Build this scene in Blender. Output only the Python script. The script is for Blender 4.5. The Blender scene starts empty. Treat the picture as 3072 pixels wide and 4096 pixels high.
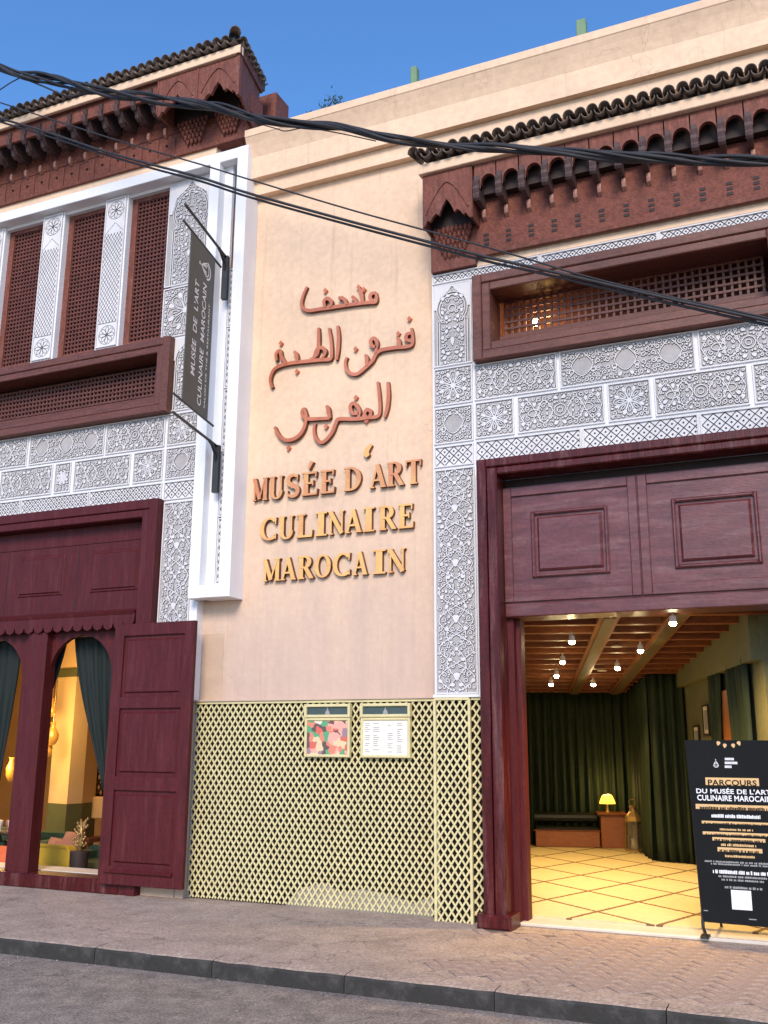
import bpy, math, random
from math import sin, cos, pi, radians
import numpy as np

# ---------------------------------------------------------------- camera, sky, sun, exposure
sc = bpy.context.scene
COL = sc.collection
FPX, CX, CY = 3874.9, 1536.0, 2048.0           # focal length and centre in photo pixels (3072 x 4096)
YAW, PITCH, ROLL = radians(23.94), radians(13.467), radians(.3)
HC = 1.6
_f = np.array([-sin(YAW) * cos(PITCH), cos(YAW) * cos(PITCH), sin(PITCH)])
_r = np.cross(_f, [0, 0, 1.]); _r /= np.linalg.norm(_r); _u = np.cross(_r, _f)
_r, _u = cos(ROLL) * _r + sin(ROLL) * _u, -sin(ROLL) * _r + cos(ROLL) * _u
cam_d = bpy.data.cameras.new('camera')
cam = bpy.data.objects.new('camera', cam_d); COL.objects.link(cam)
from mathutils import Matrix, Vector
M = Matrix(((_r[0], _u[0], -_f[0], 0), (_r[1], _u[1], -_f[1], 0), (_r[2], _u[2], -_f[2], HC), (0, 0, 0, 1)))
cam.matrix_world = M
cam_d.sensor_fit = 'HORIZONTAL'; cam_d.sensor_width = 36; cam_d.lens = 36 * FPX / 3072
cam_d.clip_start = .05; cam_d.clip_end = 2000
sc.camera = cam

SUN_EL, SUN_AZ = radians(33), radians(163)        # azimuth clockwise from +y: behind and right of the camera
world = bpy.data.worlds.new('World'); sc.world = world; world.use_nodes = True
wn = world.node_tree.nodes; bg = wn['Background']
sky = wn.new('ShaderNodeTexSky'); sky.sky_type = 'NISHITA'; sky.sun_disc = False
sky.sun_elevation = SUN_EL; sky.sun_rotation = SUN_AZ
sky.altitude = 450; sky.air_density = 1.0; sky.dust_density = .8; sky.ozone_density = 6
hsv = wn.new('ShaderNodeHueSaturation'); hsv.inputs['Saturation'].default_value = 1.10
world.node_tree.links.new(sky.outputs[0], hsv.inputs['Color']); world.node_tree.links.new(hsv.outputs[0], bg.inputs[0]); bg.inputs[1].default_value = .125
sun_d = bpy.data.lights.new('sun', 'SUN'); sun_d.energy = 1.5; sun_d.angle = radians(22); sun_d.color = (1, .86, .72)
sun = bpy.data.objects.new('sun', sun_d); COL.objects.link(sun)
sdir = Vector((sin(SUN_AZ) * cos(SUN_EL), cos(SUN_AZ) * cos(SUN_EL), sin(SUN_EL)))
sun.rotation_euler = sdir.to_track_quat('Z', 'Y').to_euler(); sun.location = (6, -8, 14)
vs = sc.view_settings; vs.view_transform = 'Standard'; vs.look = 'None'; vs.gamma = 1; vs.exposure = 1.19
sc.render.engine = 'CYCLES'; sc.render.resolution_x = 768; sc.render.resolution_y = 1024
sc.cycles.max_bounces = 6; sc.cycles.diffuse_bounces = 4

# ---------------------------------------------------------------- helpers
R_ = random.Random(7)

def ray(px, py): return _r * (px - CX) / FPX - _u * (py - CY) / FPX + _f
def ony(px, py, Y):
    d = ray(px, py); t = Y / d[1]; return (d[0] * t, Y, HC + d[2] * t)
def onz(px, py, z=0.):
    d = ray(px, py); t = (z - HC) / d[2]; return (d[0] * t, d[1] * t, z)
def rect(Y, xl, yt, xr, yb):
    a = ony(xl, yt, Y); b = ony(xr, yb, Y); return a[0], b[0], b[2], a[2]      # x0,x1,z0,z1

class MB:
    def __init__(s): s.v = []; s.f = []; s.m = []
    def add(s, vs_, fs, mi=0):
        b = len(s.v); s.v += [tuple(p) for p in vs_]
        for f in fs: s.f.append([b + i for i in f]); s.m.append(mi)
        return s
    def box(s, x0, x1, y0, y1, z0, z1, mi=0):
        return s.add([(x0, y0, z0), (x1, y0, z0), (x1, y1, z0), (x0, y1, z0), (x0, y0, z1), (x1, y0, z1), (x1, y1, z1), (x0, y1, z1)],
                     [(0, 3, 2, 1), (4, 5, 6, 7), (0, 1, 5, 4), (1, 2, 6, 5), (2, 3, 7, 6), (3, 0, 4, 7)], mi)
    def bbox(s, x0, x1, y0, y1, z0, z1, b=.008, mi=0):        # front-bevelled box (bevel on the -y face)
        return s.add([(x0, y1, z0), (x1, y1, z0), (x1, y1, z1), (x0, y1, z1), (x0, y0 + b, z0), (x1, y0 + b, z0), (x1, y0 + b, z1), (x0, y0 + b, z1),
                      (x0 + b, y0, z0 + b), (x1 - b, y0, z0 + b), (x1 - b, y0, z1 - b), (x0 + b, y0, z1 - b)],
                     [(1, 0, 3, 2), (0, 1, 5, 4), (1, 2, 6, 5), (2, 3, 7, 6), (3, 0, 4, 7), (4, 5, 9, 8), (5, 6, 10, 9), (6, 7, 11, 10), (7, 4, 8, 11), (8, 9, 10, 11)], mi)
    def prism(s, poly, y0, y1, mi=0):                         # poly in (x,z), counter-clockwise seen from -y
        n = len(poly)
        return s.add([(x, y0, z) for x, z in poly] + [(x, y1, z) for x, z in poly],
                     [tuple(range(n)), tuple(range(2 * n - 1, n - 1, -1))] + [(i, n + i, n + (i + 1) % n, (i + 1) % n) for i in range(n)], mi)
    def prof(s, poly, x0, x1, mi=0):                          # profile in (y,z) swept along x
        n = len(poly)
        return s.add([(x0, y, z) for y, z in poly] + [(x1, y, z) for y, z in poly],
                     [tuple(range(n - 1, -1, -1)), tuple(range(n, 2 * n))] + [(i, (i + 1) % n, n + (i + 1) % n, n + i) for i in range(n)], mi)
    def tube(s, pts, r, n=6, mi=0, cap=True):
        P = [Vector(p) for p in pts]; rs = r if isinstance(r, (list, tuple)) else [r] * len(P)
        vs_, fs = [], []; up = None
        for i, p in enumerate(P):
            t = (P[min(i + 1, len(P) - 1)] - P[max(i - 1, 0)]).normalized()
            if up is None: up = Vector((0, 0, 1)) if abs(t.z) < .9 else Vector((1, 0, 0))
            a = t.cross(up).normalized(); up = a.cross(t).normalized()
            for k in range(n):
                q = 2 * pi * k / n; vs_.append(p + rs[i] * (cos(q) * a + sin(q) * up))
        for i in range(len(P) - 1):
            for k in range(n): fs.append((i * n + k, i * n + (k + 1) % n, (i + 1) * n + (k + 1) % n, (i + 1) * n + k))
        if cap: fs += [tuple(range(n - 1, -1, -1)), tuple(range((len(P) - 1) * n, len(P) * n))]
        return s.add(vs_, fs, mi)
    def lathe(s, prof, cx=0, cy=0, cz=0, n=16, mi=0):
        vs_, fs = [], []
        for r, z in prof:
            for k in range(n): q = 2 * pi * k / n; vs_.append((cx + r * cos(q), cy + r * sin(q), cz + z))
        for i in range(len(prof) - 1):
            for k in range(n): fs.append((i * n + k, i * n + (k + 1) % n, (i + 1) * n + (k + 1) % n, (i + 1) * n + k))
        fs += [tuple(range(n - 1, -1, -1)), tuple(range((len(prof) - 1) * n, len(prof) * n))]
        return s.add(vs_, fs, mi)
    def ribbon(s, pts, w, y0, y1, closed=False, mi=0, smi=None):        # flat strip in the xz plane, front face at y1 (y1 < y0)
        n = len(pts)
        if n < 2: return s
        L, Rr = [], []
        for i in range(n):
            a = pts[(i - 1) % n] if (closed or i > 0) else pts[i]; b = pts[(i + 1) % n] if (closed or i < n - 1) else pts[i]
            dx, dz = b[0] - a[0], b[1] - a[1]; l = math.hypot(dx, dz) or 1; nx, nz = -dz / l, dx / l
            ww = w[i] if isinstance(w, (list, tuple)) else w
            L.append((pts[i][0] + nx * ww / 2, pts[i][1] + nz * ww / 2)); Rr.append((pts[i][0] - nx * ww / 2, pts[i][1] - nz * ww / 2))
        vs_ = []
        for a, b in zip(L, Rr): vs_ += [(a[0], y0, a[1]), (a[0], y1, a[1]), (b[0], y1, b[1]), (b[0], y0, b[1])]
        fs = []
        for i in range(n if closed else n - 1):
            j = (i + 1) % n
            for k in range(3): fs.append((i * 4 + k, j * 4 + k, j * 4 + k + 1, i * 4 + k + 1))
        if not closed: fs += [(0, 1, 2, 3), ((n - 1) * 4 + 3, (n - 1) * 4 + 2, (n - 1) * 4 + 1, (n - 1) * 4)]
        k0 = len(s.m); s.add(vs_, fs, mi)
        if smi is not None:
            nf = 3 * (n if closed else n - 1)
            for i in range(len(fs)):
                if i >= nf or i % 3 != 1: s.m[k0 + i] = smi
        return s
    def mesh(s, name, mats, smooth=False):
        me = bpy.data.meshes.new(name); me.from_pydata(s.v, [], s.f)
        for m in (mats if isinstance(mats, (list, tuple)) else [mats]): me.materials.append(m)
        if any(s.m): me.polygons.foreach_set('material_index', s.m)
        if smooth: me.polygons.foreach_set('use_smooth', [True] * len(s.f))
        me.update(); return me
    def build(s, name, mats, parent=None, smooth=False, loc=None):
        o = bpy.data.objects.new(name, s.mesh(name, mats, smooth)); COL.objects.link(o)
        if parent: o.parent = parent
        if loc: o.location = loc
        return o

def link(name, me, parent=None, loc=(0, 0, 0), rot=(0, 0, 0), scale=None):
    o = bpy.data.objects.new(name, me); COL.objects.link(o); o.parent = parent; o.location = loc; o.rotation_euler = rot
    if scale: o.scale = scale
    return o
def thing(name, label, cat, group=None, loc=(0, 0, 0)):
    o = bpy.data.objects.new(name, None); COL.objects.link(o); o.location = loc; o.empty_display_size = .1
    return tag(o, label, cat, group)
def tag(o, label, cat, group=None):
    o['label'] = label; o['category'] = cat
    if group: o['group'] = group
    return o
def struct(o): o['kind'] = 'structure'; return o
def stuff(o): o['kind'] = 'stuff'; return o
def recess(*objs): return objs

# ---------------------------------------------------------------- materials
def mat(name, c1, c2=None, scale=4., rough=.7, bump=.0, bscale=40., metal=0., spec=.4, streak=None, c3=None, c3amt=.5, c3scale=1.2, emit=None, estr=0., coat=0., grain=None):
    m = bpy.data.materials.new(name); m.use_nodes = True; nt = m.node_tree; N = nt.nodes; Lk = nt.links
    b = N['Principled BSDF']; b.inputs['Roughness'].default_value = rough; b.inputs['Metallic'].default_value = metal
    b.inputs['Specular IOR Level'].default_value = spec; b.inputs['Coat Weight'].default_value = coat
    c2 = c2 or tuple(x * .8 for x in c1)
    tc = N.new('ShaderNodeTexCoord'); mp = N.new('ShaderNodeMapping'); Lk.new(tc.outputs['Object'], mp.inputs[0])
    if streak: mp.inputs['Scale'].default_value = streak
    n = N.new('ShaderNodeTexNoise'); n.inputs['Scale'].default_value = scale; n.inputs['Detail'].default_value = 8; n.inputs['Roughness'].default_value = .65
    Lk.new(mp.outputs[0], n.inputs['Vector'])
    rp = N.new('ShaderNodeValToRGB'); e = rp.color_ramp.elements
    e[0].position = .32; e[0].color = (*c2, 1); e[1].position = .68; e[1].color = (*c1, 1); Lk.new(n.outputs[0], rp.inputs[0])
    out = rp.outputs[0]
    if c3:
        n3 = N.new('ShaderNodeTexNoise'); n3.inputs['Scale'].default_value = c3scale; n3.inputs['Detail'].default_value = 10; n3.inputs['Roughness'].default_value = .7
        Lk.new(mp.outputs[0], n3.inputs['Vector'])
        r3 = N.new('ShaderNodeMapRange'); r3.inputs[1].default_value = .5; r3.inputs[2].default_value = .72; r3.inputs[4].default_value = c3amt; Lk.new(n3.outputs[0], r3.inputs[0])
        mx = N.new('ShaderNodeMixRGB'); mx.inputs[2].default_value = (*c3, 1); Lk.new(r3.outputs[0], mx.inputs[0]); Lk.new(out, mx.inputs[1]); out = mx.outputs[0]
    if grain:
        ng = N.new('ShaderNodeTexNoise'); ng.inputs['Scale'].default_value = grain[0]; ng.inputs['Detail'].default_value = 3; Lk.new(tc.outputs['Object'], ng.inputs['Vector'])
        rg = N.new('ShaderNodeMapRange'); rg.inputs[1].default_value = .3; rg.inputs[2].default_value = .7; rg.inputs[3].default_value = 1 - grain[1]; rg.inputs[4].default_value = 1 + grain[1]; Lk.new(ng.outputs[0], rg.inputs[0])
        mg = N.new('ShaderNodeVectorMath'); mg.operation = 'SCALE'; Lk.new(out, mg.inputs[0]); Lk.new(rg.outputs[0], mg.inputs['Scale']); out = mg.outputs[0]
    Lk.new(out, b.inputs['Base Color'])
    if bump:
        nb = N.new('ShaderNodeTexNoise'); nb.inputs['Scale'].default_value = bscale; nb.inputs['Detail'].default_value = 6; Lk.new(mp.outputs[0], nb.inputs['Vector'])
        bp = N.new('ShaderNodeBump'); bp.inputs['Strength'].default_value = bump; bp.inputs['Distance'].default_value = .02; Lk.new(nb.outputs[0], bp.inputs['Height']); Lk.new(bp.outputs[0], b.inputs['Normal'])
    if emit: b.inputs['Emission Color'].default_value = (*emit, 1); b.inputs['Emission Strength'].default_value = estr
    return m

m_plaster = mat('cream_plaster', (.78, .560, .385), (.71, .505, .345), 1.5, .9, .3, 9, c3=(.50, .34, .24), c3amt=.35, c3scale=.8, spec=.2, grain=(14, .06))
def cracks(m, scale, width, col, amt, mask=.52, xz=False):
    nt = m.node_tree; N = nt.nodes; Lk = nt.links; b = N['Principled BSDF']; src = b.inputs['Base Color'].links[0].from_socket
    ge = N.new('ShaderNodeNewGeometry'); nz = N.new('ShaderNodeTexNoise'); nz.inputs['Scale'].default_value = scale * 1.6; nz.inputs['Detail'].default_value = 6; Lk.new(ge.outputs['Position'], nz.inputs['Vector'])
    ad = N.new('ShaderNodeVectorMath'); ad.operation = 'MULTIPLY_ADD'; ad.inputs[1].default_value = (.9 / scale,) * 3; Lk.new(nz.outputs['Color'], ad.inputs[0]); Lk.new(ge.outputs['Position'], ad.inputs[2])
    vo = N.new('ShaderNodeTexVoronoi'); vo.feature = 'DISTANCE_TO_EDGE'; vo.inputs['Scale'].default_value = scale; Lk.new(ad.outputs[0], vo.inputs['Vector'])
    lt = N.new('ShaderNodeMapRange'); lt.inputs[1].default_value = width; lt.inputs[2].default_value = 0; lt.inputs[3].default_value = 0; lt.inputs[4].default_value = amt; Lk.new(vo.outputs['Distance'], lt.inputs[0])
    n2 = N.new('ShaderNodeTexNoise'); n2.inputs['Scale'].default_value = scale * .45; n2.inputs['Detail'].default_value = 4; Lk.new(ge.outputs['Position'], n2.inputs['Vector'])
    mk = N.new('ShaderNodeMapRange'); mk.inputs[1].default_value = mask - .06; mk.inputs[2].default_value = mask + .06; Lk.new(n2.outputs[0], mk.inputs[0])
    mu = N.new('ShaderNodeMath'); mu.operation = 'MULTIPLY'; Lk.new(lt.outputs[0], mu.inputs[0]); Lk.new(mk.outputs[0], mu.inputs[1])
    mx = N.new('ShaderNodeMixRGB'); mx.inputs[2].default_value = (*col, 1); Lk.new(mu.outputs[0], mx.inputs[0]); Lk.new(src, mx.inputs[1]); Lk.new(mx.outputs[0], b.inputs['Base Color'])
def drips(m, col, amt):
    nt = m.node_tree; N = nt.nodes; Lk = nt.links; b = N['Principled BSDF']; src = b.inputs['Base Color'].links[0].from_socket
    ge = N.new('ShaderNodeNewGeometry'); mp = N.new('ShaderNodeMapping'); mp.inputs['Scale'].default_value = (7, 7, .22); Lk.new(ge.outputs['Position'], mp.inputs[0])
    n = N.new('ShaderNodeTexNoise'); n.inputs['Scale'].default_value = 2.2; n.inputs['Detail'].default_value = 9; n.inputs['Roughness'].default_value = .72; Lk.new(mp.outputs[0], n.inputs['Vector'])
    mr = N.new('ShaderNodeMapRange'); mr.inputs[1].default_value = .56; mr.inputs[2].default_value = .76; mr.inputs[4].default_value = amt; Lk.new(n.outputs[0], mr.inputs[0])
    mx = N.new('ShaderNodeMixRGB'); mx.inputs[2].default_value = (*col, 1); Lk.new(mr.outputs[0], mx.inputs[0]); Lk.new(src, mx.inputs[1]); Lk.new(mx.outputs[0], b.inputs['Base Color'])
def grime_and_falloff(m, top=5.2, bot=1.5, col=(.47, .345, .285), amt=.85):  # street grime plus the wall's downward dimming, put into the colour
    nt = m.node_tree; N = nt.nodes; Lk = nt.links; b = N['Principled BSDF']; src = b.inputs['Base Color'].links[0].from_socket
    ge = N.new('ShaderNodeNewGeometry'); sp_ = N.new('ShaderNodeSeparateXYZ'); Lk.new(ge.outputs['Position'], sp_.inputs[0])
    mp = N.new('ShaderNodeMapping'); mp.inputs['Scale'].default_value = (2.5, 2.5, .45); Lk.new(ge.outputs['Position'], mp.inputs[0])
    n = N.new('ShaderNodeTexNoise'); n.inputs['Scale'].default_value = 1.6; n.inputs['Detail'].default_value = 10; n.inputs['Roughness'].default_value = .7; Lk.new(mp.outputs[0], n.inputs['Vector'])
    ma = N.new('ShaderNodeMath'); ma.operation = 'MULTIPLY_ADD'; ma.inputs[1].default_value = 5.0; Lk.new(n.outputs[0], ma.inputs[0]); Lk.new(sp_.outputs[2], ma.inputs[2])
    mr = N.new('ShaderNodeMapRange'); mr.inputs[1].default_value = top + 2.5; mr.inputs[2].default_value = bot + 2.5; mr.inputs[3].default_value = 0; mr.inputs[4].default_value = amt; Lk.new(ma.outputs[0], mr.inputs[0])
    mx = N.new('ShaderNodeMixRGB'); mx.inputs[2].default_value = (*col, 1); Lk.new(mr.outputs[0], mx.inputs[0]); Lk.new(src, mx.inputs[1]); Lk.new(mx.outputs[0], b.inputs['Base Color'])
grime_and_falloff(m_plaster); drips(m_plaster, (.42, .29, .21), .55); cracks(m_plaster, 1.1, .006, (.40, .28, .20), .55, .55)
m_plaster2 = mat('old_plaster', (.56, .40, .28), (.46, .33, .24), 3, .9, .2, 30, spec=.2)
m_white = mat('white_paint', (.80, .79, .79), (.74, .73, .73), 2, .6, .05, 20, c3=(.6, .58, .56), c3amt=.3)
m_stucco = mat('carved_white_stucco', (.70, .68, .68), (.60, .58, .58), 5, .85, .1, 60, spec=.2, c3=(.50, .47, .45), c3amt=.5, c3scale=2.5)
m_line = mat('groove_dirt_shade_line', (.075, .072, .07), (.045, .044, .043), 9, .9, spec=.2)  # outlines put groove shade and dirt into colour; also draws pattern lines
m_ground = mat('grey_stucco_ground', (.44, .415, .40), (.33, .31, .30), 6, .9, .1, 60, spec=.2)  # recess shade put into a darker ground colour
m_maroon = mat('maroon_paint', (.088, .0105, .0120), (.056, .0065, .0075), 5, .5, .08, 30, streak=(6, 6, .6), spec=.25, c3=(.13, .035, .035), c3amt=.5, c3scale=2, grain=(30, .12))
m_maroon2 = mat('worn_maroon_paint', (.085, .009, .009), (.040, .004, .0045), 3, .33, .15, 20, streak=(5, 5, .5), c3=(.24, .12, .11), c3amt=.5, c3scale=1.9, spec=.25, grain=(26, .22))
m_door_h = mat('worn_sheened_maroon_panel', (.14, .036, .036), (.075, .014, .015), 3, .36, .12, 20, streak=(.7, 5, 4), c3=(.26, .14, .135), c3amt=.45, c3scale=2.6, spec=.5, grain=(26, .16))  # pale streaks hold paint wear and sky sheen, both as colour
m_brown = mat('brown_varnished_wood', (.15, .050, .032), (.085, .027, .018), 6, .5, .08, 20, streak=(.6, 5, 6), c3=(.18, .08, .06), c3amt=.4, grain=(30, .2))
m_red = mat('red_brown_wood', (.20, .060, .036), (.11, .030, .019), 5, .7, .2, 25, streak=(5, 5, 1), c3=(.26, .12, .09), c3amt=.5, c3scale=2, grain=(30, .22))
m_screen = mat('dark_red_screen_wood', (.15, .044, .030), (.09, .026, .018), 8, .65, .1)
m_redc = mat('carved_red_brown_wood', (.21, .065, .040), (.11, .030, .020), 26, .75, .6, 45)
m_dark = mat('dark_wood_and_shade', (.035, .018, .016), (.02, .012, .012), 6, .7, .1, 30)  # dark wood; also colours the blocks that stand for eave shade
m_bracket = mat('aged_bracket_wood', (.105, .06, .055), (.05, .026, .026), 7, .65, .2, 30, streak=(5, 1, 1))
m_tile = mat('dark_glazed_roof_tile', (.17, .125, .095), (.055, .042, .036), 9, .6, .2, 40, c3=(.20, .15, .12), c3amt=.6, c3scale=3)
m_lat = mat('pale_yellow_lattice_paint', (.72, .63, .33), (.56, .48, .25), 6, .55, .05, 40, c3=(.40, .33, .18), c3amt=.5, c3scale=3)
m_behind = mat('dark_backing', (.020, .017, .012), (.012, .011, .009), 4, .9)  # darkness of the unlit rooms put into the sheet's colour
m_latb = mat('lattice_gap_shade', (.032, .026, .012), (.010, .009, .006), 3, .9, c3=(.085, .066, .028), c3amt=.7, c3scale=2.2)  # shaded gap and lit wall behind the lattice put into colour
m_gold = mat('gilded_letter', (.92, .54, .16), (.80, .36, .12), 2.6, .32, .05, 30, metal=.3, c3=(.66, .22, .10), c3amt=.9, c3scale=2.1)
m_edge_shade = mat('letter_edge_shade', (.22, .07, .035), (.10, .035, .02), 6, .45, metal=.3)  # letter sides darkened; edge shadow put into their colour
m_gold1 = mat('copper_gilded_letter', (.80, .36, .14), (.62, .22, .10), 2.6, .32, .05, 30, metal=.3, c3=(.85, .50, .16), c3amt=.9, c3scale=2.4)
m_copper = mat('copper_letter', (.68, .23, .12), (.50, .14, .07), 3, .36, .05, 30, metal=.35)
m_black = mat('black_metal', (.012, .012, .013), (.02, .02, .02), 8, .45, .05)
m_cable = mat('black_cable_rubber', (.016, .015, .018), (.03, .028, .03), 10, .6)
m_sign = mat('dark_grey_sign', (.055, .062, .055), (.045, .05, .046), 2, .5)
m_txt = mat('white_print', (.8, .8, .8), (.75, .75, .75), 4, .6)
m_ban = mat('black_banner_print', (.008, .009, .010), (.011, .012, .012), 2, .75, spec=.12)
m_bgold = mat('gold_print', (.70, .45, .20), (.6, .38, .17), 6, .6)
m_bgrey = mat('grey_print', (.32, .32, .31), (.28, .28, .28), 6, .6)
m_pave = mat('dusty_pavement', (.44, .335, .265), (.29, .22, .175), 2.2, .9, .5, 60, c3=(.48, .39, .32), c3amt=.6, c3scale=7, spec=.2, grain=(38, .28))
m_paver = mat('brick_paver', (.36, .27, .22), (.27, .20, .17), 5, .85, .3, 60, c3=(.42, .34, .28), c3amt=.5, c3scale=6, spec=.2, grain=(45, .22))
m_kerb = mat('black_kerb_paint', (.037, .033, .028), (.024, .021, .018), 4, .8, .25, 40, c3=(.13, .12, .11), c3amt=.6, c3scale=3.5)
m_road = mat('worn_asphalt', (.33, .265, .215), (.18, .145, .12), 6, .9, .6, 90, c3=(.26, .22, .20), c3amt=.5, c3scale=2, spec=.2, grain=(55, .42))
m_stone = mat('pale_stone', (.62, .54, .45), (.55, .47, .38), 5, .5, .05)
m_curt = mat('green_velvet', (.022, .040, .020), (.011, .021, .010), 5, .8, .1, 30, streak=(4, 4, .5))
m_curtd = mat('dark_teal_curtain', (.009, .017, .015), (.005, .010, .009), 5, .8, .1, 30, streak=(4, 4, .5))
m_gwall = mat('olive_room_wall', (.15, .15, .075), (.12, .12, .06), 12, .85, .2, 50)
m_ywall = mat('warm_cream_wall', (.66, .46, .24), (.60, .42, .21), 3, .8, .05)
m_olive = mat('olive_dado', (.10, .105, .045), (.08, .085, .035), 4, .6)
m_cred = mat('deep_red_ceiling', (.085, .011, .008), (.06, .008, .006), 4, .7)
m_beam = mat('honey_wood_beam', (.26, .080, .021), (.15, .042, .011), 6, .5, .05, 20, streak=(.7, 5, 5))
m_track = mat('grey_track', (.12, .09, .045), (.08, .06, .03), 9, .5, .1)
m_orange = mat('orange_brown_wood', (.36, .13, .035), (.28, .09, .025), 5, .4, .05, 20, streak=(.6, 5, 5))
m_leather = mat('black_leather', (.018, .020, .014), (.012, .014, .01), 8, .3, .1, 60)
m_brass = mat('aged_brass', (.45, .30, .12), (.32, .20, .08), 8, .4, .1, metal=.6)
m_shade = mat('lit_lamp_shade', (.8, .6, .2), None, 3, .8, emit=(1, .50, .05), estr=1.1)
m_bulb = mat('lit_bulb', (.9, .9, .9), None, 3, .5, emit=(1, .80, .42), estr=60)
m_glow = mat('lit_wall_ornament', (.55, .27, .06), (.40, .18, .035), 9, .35, metal=.5, emit=(1, .45, .06), estr=.10)
m_yel = mat('mustard_velvet', (.66, .40, .03), (.56, .33, .02), 4, .7, .1)
m_gsofa = mat('green_velvet_sofa', (.035, .075, .04), (.022, .05, .028), 4, .7, .1)
m_cush = mat('terracotta_cushion', (.45, .20, .12), (.36, .15, .09), 5, .8, .1)
m_cushp = mat('orange_cushion', (.62, .14, .05), (.55, .11, .04), 5, .8, .1)
m_paper = mat('ivory_paper', (.78, .72, .62), (.74, .68, .58), 3, .7)
m_ink = mat('dark_print', (.06, .055, .05), None, 5, .7)
m_head = mat('slate_header_print', (.06, .09, .085), (.045, .07, .066), 12, .5)
m_leaf = mat('rooftop_leaf', (.06, .085, .03), (.035, .06, .02), 8, .7)
m_post = mat('pale_green_post', (.18, .28, .16), (.14, .23, .13), 6, .7)
m_glass = bpy.data.materials.new('lantern_glass'); m_glass.use_nodes = True
_b = m_glass.node_tree.nodes['Principled BSDF']; _b.inputs['Base Color'].default_value = (.85, .8, .65, 1); _b.inputs['Roughness'].default_value = .08
_b.inputs['Transmission Weight'].default_value = .9; _b.inputs['IOR'].default_value = 1.1

cracks(m_pave, 3.2, .030, (.13, .10, .09), .75, .50); cracks(m_road, 1.7, .018, (.06, .05, .045), .8, .50); cracks(m_pave, 9, .05, (.17, .13, .115), .5, .50)
def rug_mat():
    m = mat('cream_berber_rug', (.66, .54, .31), (.58, .47, .27), 14, .95, .35, 90); nt = m.node_tree; N = nt.nodes; Lk = nt.links
    b = N['Principled BSDF']; src = b.inputs['Base Color'].links[0].from_socket
    tc = N.new('ShaderNodeTexCoord'); sp = N.new('ShaderNodeSeparateXYZ'); nz = N.new('ShaderNodeTexNoise'); nz.inputs['Scale'].default_value = 22
    ad = N.new('ShaderNodeVectorMath'); ad.operation = 'MULTIPLY_ADD'; ad.inputs[1].default_value = (.03, .03, 0)
    Lk.new(tc.outputs['Object'], nz.inputs['Vector']); Lk.new(nz.outputs['Color'], ad.inputs[0]); Lk.new(tc.outputs['Object'], ad.inputs[2]); Lk.new(ad.outputs[0], sp.inputs[0])
    def mth(op, a, b_=None, c=None):
        n = N.new('ShaderNodeMath'); n.operation = op
        for i, x in enumerate((a, b_, c)):
            if x is None: continue
            if isinstance(x, (int, float)): n.inputs[i].default_value = x
            else: Lk.new(x, n.inputs[i])
        return n.outputs[0]
    u = mth('DIVIDE', sp.outputs[0], .92); v = mth('DIVIDE', sp.outputs[1], 1.35)
    ds = []
    for s in ('ADD', 'SUBTRACT'):
        t = mth(s, u, v); fr = mth('FRACT', t); ds.append(mth('MINIMUM', fr, mth('SUBTRACT', 1, fr)))
    d = mth('MINIMUM', ds[0], ds[1]); k = mth('LESS_THAN', d, .032)
    mx = N.new('ShaderNodeMixRGB'); mx.inputs[2].default_value = (.13, .07, .03, 1); Lk.new(mth('MULTIPLY', k, .92), mx.inputs[0]); Lk.new(src, mx.inputs[1]); Lk.new(mx.outputs[0], b.inputs['Base Color'])
    return m
m_rug = rug_mat()

def food_mat():
    m = mat('colourful_food_print', (.5, .3, .2), None, 4, .4); nt = m.node_tree; N = nt.nodes; Lk = nt.links; b = N['Principled BSDF']
    tc = N.new('ShaderNodeTexCoord'); vo = N.new('ShaderNodeTexVoronoi'); vo.inputs['Scale'].default_value = 15; nz_ = N.new('ShaderNodeTexNoise'); nz_.inputs['Scale'].default_value = 14; Lk.new(tc.outputs['Object'], nz_.inputs['Vector']); am = N.new('ShaderNodeVectorMath'); am.operation = 'MULTIPLY_ADD'; am.inputs[1].default_value = (.09, 0, .09); Lk.new(nz_.outputs['Color'], am.inputs[0]); Lk.new(tc.outputs['Object'], am.inputs[2]); Lk.new(am.outputs[0], vo.inputs['Vector'])
    sp = N.new('ShaderNodeSeparateColor'); Lk.new(vo.outputs['Color'], sp.inputs[0])
    rp = N.new('ShaderNodeValToRGB'); e = rp.color_ramp.elements; rp.color_ramp.interpolation = 'CONSTANT'
    cols = [(.62, .13, .09), (.75, .36, .28), (.12, .08, .07), (.70, .52, .30), (.10, .34, .16), (.30, .20, .22), (.66, .22, .14), (.75, .62, .5)]
    e[0].color = (*cols[0], 1); e[1].position = .99; e[1].color = (*cols[-1], 1)
    for i, c in enumerate(cols[1:-1]): q = e.new((i + 1) / 8); q.color = (*c, 1)
    Lk.new(sp.outputs[0], rp.inputs[0]); Lk.new(rp.outputs[0], b.inputs['Base Color']); return m
m_food = food_mat()

# ---------------------------------------------------------------- text
def text_mb(body, size=1., align='LEFT', spacing=1., shear=0., bold=0.):
    c = bpy.data.curves.new('t', 'FONT'); c.body = body; c.size = size; c.align_x = align; c.space_character = spacing; c.shear = shear; c.resolution_u = 3
    c.fill_mode = 'FRONT'; c.offset = bold; c.space_character = spacing + bold * 1.5
    o = bpy.data.objects.new('t', c); COL.objects.link(o); dg = bpy.context.evaluated_depsgraph_get(); dg.update()
    me = o.evaluated_get(dg).to_mesh(); V = [tuple(v.co) for v in me.vertices]; F = [tuple(p.vertices) for p in me.polygons]
    o.evaluated_get(dg).to_mesh_clear(); bpy.data.objects.remove(o); bpy.data.curves.remove(c)
    return V, F

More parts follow.
